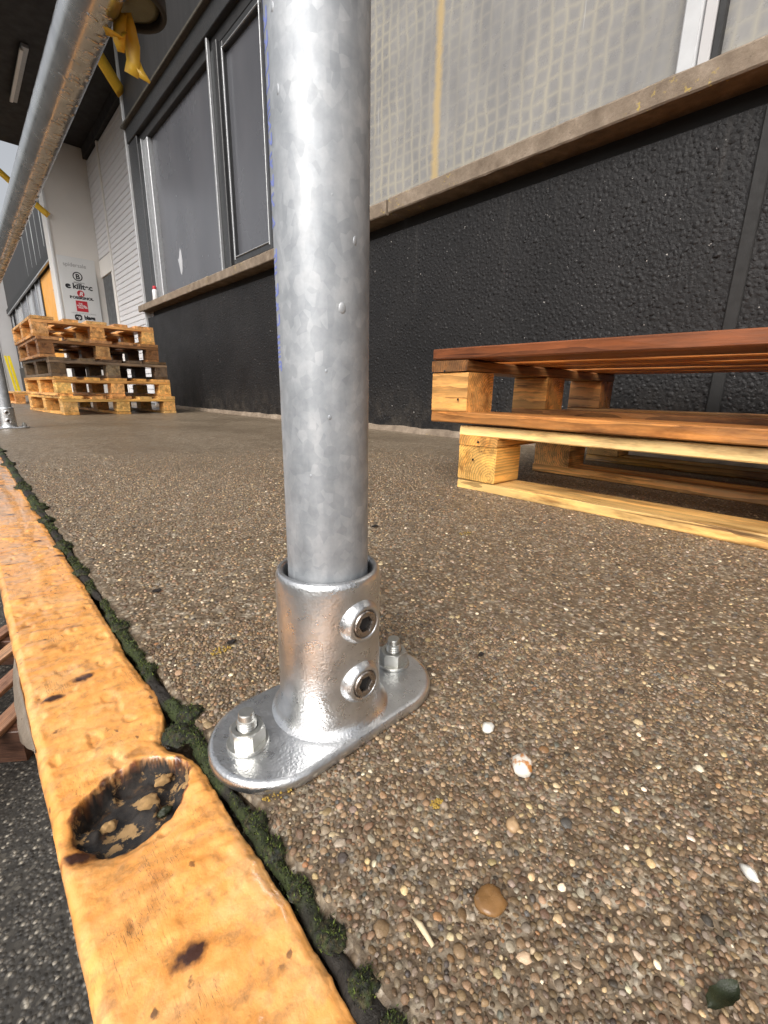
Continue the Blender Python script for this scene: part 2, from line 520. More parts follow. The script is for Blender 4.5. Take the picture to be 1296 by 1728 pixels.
def mat_film():
    t = NT('grey_film_on_glass'); g = t.geo()
    f = t.noise(t.map(g, (1, 1.5, 0.5)), 1.6, 3)
    c = t.ramp(f, [(0.3, (0.080, 0.083, 0.094)), (0.7, (0.110, 0.112, 0.124))])
    return t.out(color=c, rough=t.ramp(t.noise(g, 3, 3), [(0.3, 0.22), (0.7, 0.30)]), spec=0.55, normal=t.bump(t.noise(g, 2.2, 2), 0.10, 0.02))
MT['film'] = mat_film()
MT['frame'] = flat('dark_steel_frame', (0.045, 0.046, 0.048), 0.4, 0.2, 0.4, 30, 0.15)
MT['alu'] = flat('weathered_aluminium', (0.42, 0.43, 0.44), 0.45, 0.6, 0.3, 40, 0.15)
MT['pale_frame'] = flat('pale_frame_paint', (0.50, 0.51, 0.52), 0.45, 0.0, 0.15, 20, 0.1)
MT['white_slat'] = flat('white_slat_enamel', (0.72, 0.715, 0.73), 0.38, 0.0, 0.03, 1.5)
MT['white_wall'] = flat('white_wall_paint', (0.76, 0.73, 0.69), 0.6, 0.0, 0.06, 3, 0.1)
MT['grey_wall'] = flat('grey_wall_paint', (0.48, 0.47, 0.47), 0.6, 0.0, 0.08, 3)
MT['sign'] = flat('sign_panel_white', (0.70, 0.71, 0.71), 0.35, 0.0, 0.05, 4)
MT['soffit'] = flat('dark_brown_soffit', (0.011, 0.0085, 0.007), 0.7, 0.0, 0.3, 4, 0.1)
MT['tape'] = flat('yellow_barrier_tape', (0.85, 0.52, 0.05), 0.35, 0.0, 0.15, 60)
MT['yellow_post'] = flat('yellow_guard_paint', (0.80, 0.62, 0.02), 0.4)
MT['red'] = flat('red_print', (0.52, 0.02, 0.035), 0.4)
MT['ink'] = flat('black_print', (0.015, 0.015, 0.018), 0.4)
MT['faded'] = flat('faded_grey_print', (0.30, 0.30, 0.31), 0.5)
MT['white_print'] = flat('white_print', (0.75, 0.75, 0.75), 0.4)
MT['orange'] = flat('orange_poster', (0.78, 0.36, 0.05), 0.35, 0.0, 0.2, 2)
MT['paper'] = flat('white_paper', (0.72, 0.72, 0.72), 0.5)
MT['dark_glass'] = flat('dark_glass', (0.03, 0.032, 0.038), 0.08, 0.0, 0.3, 3, spec=0.8)
MT['grey_glass'] = flat('grey_glass', (0.16, 0.165, 0.19), 0.12, 0.0, 0.3, 3, spec=0.8)
MT['bright_glass'] = flat('bright_glass', (0.45, 0.46, 0.48), 0.12, 0.0, 0.2, 3, spec=0.8)
MT['drips'] = flat('lime_drips', (0.36, 0.38, 0.38), 0.6)
MT['blue_ink'] = flat('blue_ink', (0.20, 0.25, 0.58), 0.5, 0.0, 0.3, 300)
MT['clamp'] = flat('dark_olive_steel', (0.14, 0.13, 0.075), 0.38, 0.6, 0.2, 60, 0.1)
MT['rubber'] = flat('black_rubber', (0.012, 0.012, 0.012), 0.6)
MT['door'] = flat('dark_grey_door', (0.075, 0.08, 0.085), 0.4, 0.0, 0.15, 5)
MT['flap'] = flat('dirty_plastic_film', (0.22, 0.18, 0.14), 0.35, 0.0, 0.4, 80, 0.3)
MT['leaf'] = flat('dark_green_leaf', (0.022, 0.028, 0.012), 0.3, 0.0, 0.5, 200, 0.3)
MT['straw'] = flat('straw', (0.62, 0.52, 0.34), 0.6, 0.0, 0.2, 300)
MT['lichen'] = flat('yellow_lichen', (0.40, 0.26, 0.05), 0.85, 0.0, 0.35, 400, 0.4)
MT['dark_bit'] = flat('dark_crumb', (0.018, 0.014, 0.012), 0.5, 0.0, 0.3, 300, 0.3)

def mat_water():
    t = NT('water')
    return t.out(color=(1, 1, 1), rough=0.0, trans=1.0, ior=1.33)
MT['water'] = mat_water()

def mat_wood():
    """grain runs along local x; the tint is the object's colour"""
    t = NT('pallet_wood'); o = t.obj()
    oi = t.n('ObjectInfo')
    off = t.n('CombineXYZ')
    t.set(off.inputs[0], t.math('MULTIPLY', oi.outputs['Random'], 37.0))
    t.set(off.inputs[1], t.math('ADD', 0.02, t.math('MULTIPLY', oi.outputs['Random'], 0.05)))
    t.set(off.inputs[2], t.math('SUBTRACT', 0.045, t.math('MULTIPLY', oi.outputs['Random'], 0.06)))
    ad = t.n('VectorMath'); ad.operation = 'ADD'; t.set(ad.inputs[0], o); t.set(ad.inputs[1], off.outputs[0])
    v = ad.outputs[0]
    wv = t.n('TexWave'); wv.wave_type = 'RINGS'; wv.rings_direction = 'X'; wv.wave_profile = 'SAW'
    t.set(wv.inputs['Vector'], t.map(v, (0.16, 1, 1))); wv.inputs['Scale'].default_value = 55
    wv.inputs['Distortion'].default_value = 5.0; wv.inputs['Detail'].default_value = 3; wv.inputs['Detail Scale'].default_value = 0.6
    fib = t.noise(t.map(v, (22, 330, 330)), 1.0, 4, 0.65)
    blot = t.noise(t.map(v, (3, 14, 14)), 1.0, 5, 0.65)
    f = t.math('ADD', t.math('MULTIPLY', wv.outputs['Fac'], 0.50), t.math('ADD', t.math('MULTIPLY', fib, 0.35), t.math('MULTIPLY', blot, 0.35)))
    tone = t.ramp(f, [(0.25, 1.25), (0.6, 0.92), (0.95, 0.42)])
    c = t.mix(1.0, oi.outputs['Color'], tone, 'MULTIPLY')
    stain = t.ramp(t.noise(t.map(v, (5, 22, 22), (3, 1, 7)), 1.0, 5, 0.7), [(0.49, 0.0), (0.66, 0.85)])
    c = t.mix(stain, c, t.mix(1.0, c, (0.35, 0.27, 0.22), 'MULTIPLY'))
    wear = t.ramp(t.noise(t.map(v, (4.5, 34, 34), (8, 2, 5)), 1.0, 5, 0.65), [(0.47, 0.0), (0.62, 0.75)])
    c = t.mix(wear, c, t.mix(1.0, c, (1.75, 1.6, 1.35), 'MULTIPLY'))
    crack = t.ramp(t.noise(t.map(v, (2.2, 330, 120), (1, 4, 2)), 1.0, 2, 0.5), [(0.30, 0.8), (0.36, 0.0)])
    c = t.mix(crack, c, t.mix(1.0, c, (0.22, 0.16, 0.12), 'MULTIPLY'))
    wet = t.ramp(blot, [(0.35, 0.52), (0.65, 0.24)])
    h = t.math('ADD', t.math('MULTIPLY', fib, 0.8), t.math('MULTIPLY', wv.outputs['Fac'], 0.3))
    return t.out(color=c, rough=wet, normal=t.bump(h, 0.35, 0.0015))
MT['wood'] = mat_wood()

# ================================================================== SETTING
# ---- yard ground
yard = mesh_obj('yard_ground', [(-150, -150, -1), (150, -150, -1), (150, 150, -1), (-150, 150, -1)], [(0, 1, 2, 3)], MT['asphalt'], origin=(0, 0, -1))
tag(yard, 'dark wet asphalt yard below the loading dock', 'ground', kind='structure')

# ---- dock floor: a slab with a rough edge beside the steel beam
def edge_x(y):
    return 0.0755 + 0.0030 * fbm(0, y, 3.3, 5, 22) + 0.003 * fbm(0, y, 8.1, 2, 5)
ys = list(np.arange(-0.4, 1.2, 0.004)) + list(np.arange(1.2, 4, 0.03)) + list(np.arange(4, 24.1, 0.5))
ys = [-5.0, -2.5, -1.0] + ys
V, F = [], []
for y in ys:
    e = edge_x(y)
    V += [(e, y, -0.03), (e, y, -0.003), (e + 0.003, y, 0.0), (1.9, y, 0.0)]
for i in range(len(ys) - 1):
    for k in range(3):
        a = i * 4 + k
        F.append((a, a + 1, a + 5, a + 4))
F = [f[::-1] for f in F]
# dock front below the beam
n0 = len(V)
V += [(0.004, -5, -1), (0.004, 24.1, -1), (0.004, 24.1, -0.031), (0.004, -5, -0.031), (0.09, 24.1, -0.031), (0.09, -5, -0.031)]
F += [(n0, n0 + 1, n0 + 2, n0 + 3), (n0 + 3, n0 + 2, n0 + 4, n0 + 5)]
dock = mesh_obj('dock_floor', V, F, MT['floor'], origin=(0, 0, 0))
tag(dock, 'brown exposed aggregate concrete floor of the loading dock', 'floor', kind='structure')

# ---- aggregate: pebbles standing proud of the paste
PAL = np.array([(0.205, 0.140, 0.083), (0.27, 0.190, 0.118), (0.145, 0.096, 0.058), (0.175, 0.143, 0.110), (0.25, 0.215, 0.172), (0.38, 0.30, 0.205), (0.60, 0.53, 0.42),
                (0.060, 0.050, 0.042), (0.105, 0.072, 0.046), (0.29, 0.165, 0.080), (0.105, 0.100, 0.092), (0.43, 0.33, 0.19)])
PW = np.array([22, 20, 14, 11, 9, 9, 1.3, 3.0, 12, 1.0, 2.5, 2.5]); PW = PW / PW.sum()

def dart(x0, x1, y0, y1, radii_passes, keep, maxr):
    cell = maxr * 2
    grid = {}
    out = []
    r_ = np.random.default_rng(11)
    for (rlo, rhi, n, gap) in radii_passes:
        cx = r_.uniform(x0, x1, n); cy = r_.uniform(y0, y1, n); cr = r_.uniform(rlo, rhi, n)
        ok = keep(cx, cy)
        for x, y, r in zip(cx[ok].tolist(), cy[ok].tolist(), cr[ok].tolist()):
            i, j = int(x // cell), int(y // cell)
            bad = False
            for a in (i - 1, i, i + 1):
                for b in (j - 1, j, j + 1):
                    for (px, py, pr) in grid.get((a, b), ()):
                        d = (r + pr) * gap
                        if (x - px) ** 2 + (y - py) ** 2 < d * d:
                            bad = True; break
                    if bad: break
                if bad: break
            if not bad:
                grid.setdefault((i, j), []).append((x, y, r))
                out.append((x, y, r))
    return np.array(out)

def dome(seg, rings):
    V = [(0, 0, rings[-1][1] + 0.12)]
    for r, z in rings[::-1]:
        for k in range(seg):
            a = 2 * math.pi * k / seg
            V.append((r * math.cos(a), r * math.sin(a), z))
    T = []
    for k in range(seg):
        T.append((0, 1 + k, 1 + (k + 1) % seg))
    for i in range(len(rings) - 1):
        for k in range(seg):
            k2 = (k + 1) % seg
            a = 1 + i * seg; b = a + seg
            T += [(a + k, b + k, b + k2), (a + k, b + k2, a + k2)]
    return np.array(V, float), np.array(T)

def pebble_mesh(P, rad, tv, tt, hz, jit, stretch=(0.75, 1.15), tilt=0.25, seed=3):
    """P (N,3) positions, rad (N,), template dome; returns V, T"""
    r_ = np.random.default_rng(seed)
    N = len(P); K = len(tv)
    v = np.repeat(tv[None], N, 0) * (1 + r_.uniform(-jit, jit, (N, K, 1)))
    sx = r_.uniform(*stretch, N); sy = r_.uniform(*stretch, N); sz = r_.uniform(hz * 0.7, hz * 1.25, N)
    v = v * np.stack([sx, sy, sz], 1)[:, None, :] * rad[:, None, None]
    v[:, :, 2] += v[:, :, 0] * r_.uniform(-tilt, tilt, N)[:, None] + v[:, :, 1] * r_.uniform(-tilt, tilt, N)[:, None]
    a = r_.uniform(0, 2 * math.pi, N); ca, sa = np.cos(a)[:, None], np.sin(a)[:, None]
    x = v[:, :, 0] * ca - v[:, :, 1] * sa; y = v[:, :, 0] * sa + v[:, :, 1] * ca
    v = np.stack([x, y, v[:, :, 2]], 2)
    T = (tt[None] + (np.arange(N) * K)[:, None, None]).reshape(-1, 3)
    return v, T

def plate_clear(x, y):
    return ~((np.abs(y - 0.212) < 0.038) & (x > 0.078) & (x < 0.226))

# near pebbles: finely shaped
def keepA(x, y):
    d = np.hypot(x, y)
    return (d < 0.40) & (x > 0.080) & plate_clear(x, y) & (y > -0.16)
pa = dart(0.078, 0.40, -0.16, 0.40, [(0.0023, 0.0032, 160, 1.0), (0.0014, 0.0021, 9000, 0.90), (0.0009, 0.0014, 70000, 0.84), (0.0005, 0.0008, 40000, 0.82)], keepA, 0.0032)
tv, tt = dome(7, [(1.0, -0.35), (0.95, 0.20), (0.66, 0.60)])
def peb(name, p, tv, tt, seed):
    r_ = np.random.default_rng(seed)
    P = np.zeros((len(p), 3)); P[:, :2] = p[:, :2]; P[:, 2] = 0.0004 - 0.08 * p[:, 2] * r_.uniform(0.2, 1.6, len(p))
    v, T = pebble_mesh(P, p[:, 2], tv, tt, 0.50, 0.21, (0.68, 1.18), 0.35, seed=seed)
    v = v + P[:, None, :]
    c = np.array((1.12, 1.08, 1.02)) * PAL[r_.choice(len(PAL), len(p), p=PW)] * r_.uniform(0.70, 1.60, (len(p), 1)) * r_.uniform(0.94, 1.06, (len(p), 3))
    small = (p[:, 2] < 0.0014)[:, None]
    c = np.where(small, c * 0.85, c)
    ob = np_mesh(name, v.reshape(-1, 3), T, MT['pebble'], dock, np.repeat(c, len(tv), 0))
    tag(ob, kind='stuff')
    return ob
peb('aggregate', pa, tv, tt, 5)
def keepB(x, y):
    d = np.hypot(x, y)
    return (d >= 0.395) & plate_clear(x, y) & (d < 1.15 + 0.6 * np.random.default_rng(4).random(len(d)) ** 1.5) & (x > 0.086)
pb = dart(0.08, 1.5, -0.25, 1.75, [(0.0026, 0.0038, 1600, 1.0), (0.0018, 0.0026, 60000, 0.95), (0.0012, 0.0018, 100000, 0.95)], keepB, 0.0034)
tv2, tt2 = dome(6, [(1.0, -0.3), (0.82, 0.45)])
peb('aggregate', pb, tv2, tt2, 6)

# ---- loose bits on the floor
def loose_pebble(x, y, r, mat, label, sz=(1, 0.8, 0.55), rot=0.3, seed=1):
    V, F = [], []
    seg, rn = 14, 9
    for i in range(rn):
        th = math.pi * i / (rn - 1)
        for k in range(seg):
            ph = 2 * math.pi * k / seg
            d = Vector((math.sin(th) * math.cos(ph), math.sin(th) * math.sin(ph), math.cos(th)))
            w = 1 + 0.28 * noise.noise(d * 1.6 + Vector((seed * 3.1, 0, 0))) + 0.08 * noise.noise(d * 5 + Vector((seed, 2, 0)))
            V.append((d.x * r * sz[0] * w, d.y * r * sz[1] * w, r * sz[2] * (d.z * w + 0.75)))
    for i in range(rn - 1):
        for k in range(seg):
            k2 = (k + 1) % seg
            F.append((i * seg + k, (i + 1) * seg + k, (i + 1) * seg + k2, i * seg + k2))
    c, s = math.cos(rot), math.sin(rot)
    V = [(x + p[0] * c - p[1] * s, y + p[0] * s + p[1] * c, p[2]) for p in V]
    o = mesh_obj('pebble', V, F, mat, smooth=True)
    tag(o, label, 'pebble')
    return o
wq = NT('white_quartz'); _g = wq.geo()
MT['quartz'] = wq.out(color=wq.mix(wq.ramp(wq.noise(_g, 150, 3), [(0.50, 0.0), (0.58, 1.0)]), (0.74, 0.70, 0.62), (0.50, 0.21, 0.06)), rough=0.35, normal=wq.bump(wq.noise(_g, 300, 4), 0.3, 0.001))
MT['white_stone'] = flat('white_stone', (0.72, 0.70, 0.64), 0.5, 0.0, 0.2, 300, 0.3)
MT['brown_stone'] = flat('brown_stone', (0.24, 0.125, 0.045), 0.22, 0.0, 0.35, 140, 0.1)
MT['tan_stone'] = flat('tan_stone', (0.44, 0.29, 0.16), 0.35, 0.0, 0.2, 200, 0.1)
loose_pebble(0.205, 0.097, 0.0072, MT['quartz'], 'white quartz pebble with a rust orange end lying on the concrete', (1.15, 0.85, 0.6), 0.4, 2)
loose_pebble(0.217, 0.128, 0.0042, MT['white_stone'], 'small knobbly white stone right of the base plate', (1.1, 0.9, 0.6), 0.1, 5)
loose_pebble(0.131, 0.0685, 0.0070, MT['brown_stone'], 'round shiny brown pebble set in the concrete near the front', (1.0, 0.95, 0.38), 0.0, 7)
loose_pebble(0.169, 0.081, 0.0040, MT['tan_stone'], 'small flat tan pebble between quartz pebble and brown pebble', (1, 0.8, 0.6), 0.6, 9)
loose_pebble(0.229, -0.005, 0.0040, MT['white_stone'], 'small pointed white stone at the right edge of the picture', (1.1, 0.6, 0.6), 1.0, 12)

def flake(name, x, y, pts, mat, label, cat, z=0.0025, th=0.0006, curl=0.0015):
    n = len(pts)
    top = [(x + a, y + b, z + th + curl * math.sin(i * 2.3)) for i, (a, b) in enumerate(pts)]
    bot = [(p[0], p[1], p[2] - th) for p in top]
    F = [tuple(range(n)), tuple(range(2 * n - 1, n - 1, -1))] + [(i + n, (i + 1) % n + n, (i + 1) % n, i) for i in range(n)]
    o = mesh_obj(name, top + bot, F, mat)
    tag(o, label, cat)
    return o
# dry stalk
V, F = sweep_vf([(0.1015, 0.0868, 0.0024), (0.1012, 0.082, 0.0036), (0.1003, 0.0745, 0.0022)], [0.0004, 0.0013, 0.0009], 8)
tag(mesh_obj('straw', V, F, MT['straw'], smooth=True), 'short pale straw lying on the concrete left of the brown pebble', 'straw')
V, F = [], []
for i in range(13):
    u = i / 12
    w = 0.0031 * math.sin(math.pi * u) ** 0.6 * (1 + 0.08 * math.sin(u * 19)) + 0.0002
    for k in range(5):
        q = -1 + k / 2
        V.append((0.158 + 0.016 * u + 0.2 * w * q, -0.0035 - 0.006 * u + w * q, 0.0030 + 0.0012 * q * q + 0.0008 * math.sin(u * 7 + q) ))
for i in range(12):
    for k in range(4):
        a = i * 5 + k
        F.append((a, a + 5, a + 6, a + 1))
leaf = mesh_obj('leaf', V, F, MT['leaf'], smooth=True)
tag(leaf, 'wet dark green leaf scrap in the lower right corner', 'leaf')
for (x, y, s, lab) in [(0.121, 0.484, 0.006, 'dark crumb lying left of the post on open concrete'), (0.283, 0.180, 0.0035, 'small dark red crumb right of the far anchor bolt'),
                       (0.459, 0.510, 0.008, 'dark round blot just right behind the post socket'), (0.137, 0.335, 0.004, 'tiny dark crumb between moss and post'),
                       (0.232, 0.42, 0.0035, 'tiny dark crumb far left behind the post')]:
    pts = [(s * math.cos(a) * random.uniform(0.7, 1.2), s * 0.6 * math.sin(a) * random.uniform(0.7, 1.2)) for a in np.linspace(0, 2 * math.pi, 8)[:-1]]
    flake('crumb', x, y, pts, MT['dark_bit'], lab, 'crumb', 0.002, 0.001, 0.0005)
def lichen(x, y, s, lab, seed):
    r_ = random.Random(seed)
    parts = []
    for i in range(44):
        a = r_.uniform(0, 6.28); d = s * math.sqrt(r_.random())
        w = r_.uniform(0.0003, 0.0009)
        v, f = lathe_vf([(w, 0), (w * 0.9, w * 0.6), (w * 0.3, w)], 6, True)
        parts.append(([(p[0] + x + d * math.cos(a), p[1] + y + 0.6 * d * math.sin(a), p[2] + 0.0013) for p in v], f))
    V, F = join_vf(parts)
    tag(mesh_obj('lichen_patch', V, F, MT['lichen']), lab, 'lichen')
lichen(0.093, 0.179, 0.010, 'yellow lichen patch under the front end of the base plate', 1)
lichen(0.543, 0.391, 0.012, 'yellow lichen speck on open floor before the pallets', 2)
lichen(0.125, 0.33, 0.009, 'yellow lichen speck left of the post socket', 3)
lichen(0.150, 0.115, 0.004, 'tiny yellow lichen dot before the base plate', 4)

# ================================================================== EDGE BEAM
HX, HY, HR = 0.0325, 0.2285, 0.0255
def hole_r(x, y):
    dx, dy = (x - HX) / 1.06, y - HY
    d = math.hypot(dx, dy)
    a = math.atan2(dy, dx)
    rr = HR * (1 + 0.07 * math.sin(2 * a + 0.6) + 0.10 * noise.noise(Vector((math.cos(a) * 1.7, math.sin(a) * 1.7, 4.0))) + 0.035 * noise.noise(Vector((math.cos(a) * 4, math.sin(a) * 4, 1.0))) + 0.02 * noise.noise(Vector((math.cos(a) * 13, math.sin(a) * 13, 3.0))))
    return d - rr, d, a
def sstep(a, b, x):
    t = max(0.0, min(1.0, (x - a) / (b - a)))
    return t * t * (3 - 2 * t)
ysb = list(np.arange(-0.35, -0.12, 0.01)) + list(np.arange(-0.12, 0.17, 0.0022)) + list(np.arange(0.17, 0.30, 0.0011)) + list(np.arange(0.30, 0.9, 0.0024))
ysb += list(np.arange(0.9, 2.5, 0.01)) + list(np.arange(2.5, 24.1, 0.25))
ysb = [-5.0, -2.0, -0.8] + ysb
us = np.concatenate([np.linspace(0, 1, 56)])
V, C, F = [], [], []
ncol = len(us) + 5
for y in ysb:
    near = -0.4 < y < 2.6
    inn = 0.0665 + (0.0026 * fbm(0, y, 1.7, 6, 17) + 0.0008 * fbm(0, y, 5.2, 3, 170) if near else 0)
    inn -= 0.008 * math.exp(-((y - 0.258) / 0.018) ** 2)
    outx = 0.0008 * fbm(0, y, 9.3, 3, 30) if near else 0
    row = [(outx - 0.0015, y, -0.13, 0, 0), (outx - 0.0022, y, -0.006, 0, 0), (outx - 0.0008, y, -0.002, 0, 0)]
    for u in us:
        x = outx + 0.0025 + (inn - outx - 0.0025) * u
        z = 0.0
        ru = ho = 0.0
        if near:
            # paint skins, sags and blisters
            z += 0.0008 * fbm(x, y, 0.3, 4, 30) + 0.0004 * fbm(x, y, 2.3, 4, 130) + 0.0008 * fbm(x * 32, y * 130 + x * 30, 0.7, 4, 1.0)
            b = noise.noise(Vector((x * 48, y * 40, 7.7)))
            z += 0.0005 * sstep(0.22, 0.30, b)
            b2 = noise.noise(Vector((x * 95, y * 75, 17.7)))
            z -= 0.0012 * sstep(0.42, 0.50, b2)
            if abs(y - HY) < 0.075:
                e, d, a = hole_r(x, y)
                nearside = max(0.0, -math.sin(a + 0.45))
                z -= 0.0085 * nearside * math.exp(-max(e, 0) / (0.0035 + 0.0075 * nearside))
                fl = -0.0155 + 0.004 * fbm(x, y, 4.4, 4, 55) + 0.005 * sstep(0.1, 0.3, noise.noise(Vector((x * 90, y * 90, 2.2))))
                w = 1 - sstep(-0.0020, 0.0002, e)
                z = z * (1 - w) + fl * w
                ho = 1 - sstep(-0.0008, 0.0002, e + 0.0008 * noise.noise(Vector((x * 200, y * 200, 9))))
                ru = (1 - sstep(-0.0006, 0.0014, e + 0.003 * noise.noise(Vector((x * 240, y * 240, 0)))))
            z += -0.0016 * sstep(0.93, 1.0, u)
        row.append((x, y, z, ru, ho))
    row += [(inn + 0.0012, y, -0.006, 0.5, 0), (inn + 0.0012, y, -0.028, 1, 0)]
    for p in row:
        V.append(p[:3]); C.append((p[3], p[4], 0))
for i in range(len(ysb) - 1):
    for k in range(ncol - 1):
        a = i * ncol + k
        F.append((a, a + 1, a + 1 + ncol, a + ncol))
beam_root = empty('edge_beam', (0.035, 0.5, -0.13))
tag(beam_root, 'orange yellow painted steel beam along the dock edge with a rusted hole', 'steel beam')
beam = mesh_obj('flange', V, F, MT['beam'], beam_root, smooth=True)
at = beam.data.color_attributes.new('Col', 'FLOAT_COLOR', 'POINT')
c4 = np.ones((len(V), 4), np.float32); c4[:, :3] = np.array(C)
at.data.foreach_set('color', c4.ravel())
# paint chips and rust crumbs lying in the hole
MT['chip'] = flat('paint_chip', (0.42, 0.26, 0.11), 0.9, 0.0, 0.5, 300, 0.5)
for i, (x, y, s, h) in enumerate([(0.0405, 0.2300, 0.0058, -0.0100), (0.0200, 0.2300, 0.0040, -0.0110), (0.0505, 0.2390, 0.0044, -0.0085), (0.0450, 0.2200, 0.0036, -0.0115)]):
    V, F = [], []
    seg, rn = 20, 11
    for a in range(rn):
        th = math.pi * a / (rn - 1)
        for k in range(seg):
            ph = 2 * math.pi * k / seg
            d = Vector((math.sin(th) * math.cos(ph), math.sin(th) * math.sin(ph), math.cos(th)))
            w = 1 + 0.5 * noise.noise(d * 1.5 + Vector((i * 5.1, 0, 0))) + 0.12 * noise.noise(d * 6 + Vector((i, 0, 0)))
            V.append((x + d.x * s * w, y + d.y * s * 0.7 * w, h - 0.001 + d.z * s * 0.6 * w))
    for a in range(rn - 1):
        for k in range(seg):
            F.append((a * seg + k, (a + 1) * seg + k, (a + 1) * seg + (k + 1) % seg, a * seg + (k + 1) % seg))
    mesh_obj('paint_flake', V, F, MT['chip'] if i != 3 else MT['leaf'], beam_root, True)
# rain water standing on the flange: a thin film, the lumps of paint stand out of it
t_ = NT('water_film'); t_.t.nodes.remove(t_.b)
fr_ = t_.n('Fresnel'); fr_.inputs['IOR'].default_value = 1.33
gl_ = t_.n('BsdfGlossy'); gl_.inputs['Roughness'].default_value = 0.05
tr_ = t_.n('BsdfTransparent'); mx_ = t_.n('MixShader')
bf_ = t_.math('MULTIPLY', fr_.outputs[0], t_.math('SUBTRACT', 1.0, t_.n('NewGeometry').outputs['Backfacing']))
t_.t.links.new(bf_, mx_.inputs[0]); t_.t.links.new(tr_.outputs[0], mx_.inputs[1]); t_.t.links.new(gl_.outputs[0], mx_.inputs[2])
t_.t.links.new(mx_.outputs[0], t_.t.nodes['Material Output'].inputs['Surface'])
MT['film_water'] = t_.m
V, F = [], []
yw = list(np.arange(-0.12, 0.9, 0.004)) + list(np.arange(0.9, 3.0, 0.05))
for y in yw:
    for k in range(12):
        x = 0.004 + 0.056 * k / 11
        z = 0.0003 + 0.0007 * fbm(x, y, 12.0, 2, 8) + 0.0004 * (1 - k / 11)
        if abs(y - HY) < 0.09:
            z -= 0.012 * (1 - sstep(0.003, 0.020, hole_r(x, y)[0] + 0.006 * noise.noise(Vector((x * 60, y * 60, 5)))))
        V.append((x, y, z))
for i in range(len(yw) - 1):
    for k in range(11):
        a = i * 12 + k
        F.append((a, a + 1, a + 13, a + 12))
mesh_obj('water_film', V, F, MT['film_water'], beam_root, smooth=True)
# loose skin peeling off the outer edge
V, F = [], []
rows = 24
for i in range(rows):
    y = 0.305 + 0.13 * i / (rows - 1)
    k = math.sin(math.pi * i / (rows - 1)) ** 0.8
    for j in range(6):
        w = j / 5
        V.append((-0.0025 - 0.0062 * k * math.sin(w * 1.6) + 0.0015 * fbm(w, y, 0, 2, 30), y + 0.004 * w, -0.004 - 0.020 * k * w))
for i in range(rows - 1):
    for j in range(5):
        a = i * 6 + j
        F.append((a, a + 6, a + 7, a + 1))
flap = mesh_obj('peeling_skin', V, F, MT['flap'], beam_root, smooth=True)
sm = flap.modifiers.new('thickness', 'SOLIDIFY'); sm.thickness = 0.0009

# ---- moss in the joint between beam and concrete
MC = np.array([(0.014, 0.020, 0.006), (0.044, 0.064, 0.012), (0.105, 0.140, 0.024), (0.012, 0.013, 0.008), (0.030, 0.034, 0.024), (0.055, 0.046, 0.018)])
SOIL = np.array((0.020, 0.016, 0.012)); PTS = []
def moss_half(y):
    w = 0.0040 + 0.0028 * fbm(3.0, y, 0, 4, 34) + 0.0022 * fbm(7.0, y, 0, 2, 9)
    if y > 0.55: w += 0.005 * sstep(0.6, 1.1, y)
    return max(0.0012, w)
V, T, C = [], [], []
rows = list(np.arange(-0.12, 0.9, 0.0016)) + list(np.arange(0.9, 3.2, 0.008))
nc = 11
for y in rows:
    cx = 0.0728 + 0.0030 * fbm(1.0, y, 2.0, 3, 17)
    w = moss_half(y)
    for j in range(nc):
        s = -1 + 2 * j / (nc - 1)
        x = cx + w * s * 1.05
        pt = sstep(-0.12, 0.16, fbm(x, y, 31, 3, 24))
        h = (0.0004 + 0.0022 * pt + 0.0016 * fbm(x, y, 1, 4, 170) + 0.0030 * pt * fbm(x, y, 5, 3, 50)) * math.sqrt(max(0, 1 - s * s)) - 0.0035 * (abs(s) ** 4) - 0.0012
        if y > 0.55: h += 0.003 * sstep(0.6, 1.2, y) * math.sqrt(max(0, 1 - s * s))
        V.append((x, y, h))
        q = 0.5 + 0.5 * fbm(x, y, 9, 3, 40)
        c = (MC[0] * (1 - q) + MC[1] * q) * pt + SOIL * (1 - pt)
        PTS.append(pt)
        C.append(c * (0.7 + 0.6 * random.random()))
for i in range(len(rows) - 1):
    for j in range(nc - 1):
        a = i * nc + j
        T += [(a, a + 1, a + nc + 1), (a, a + nc + 1, a + nc)]
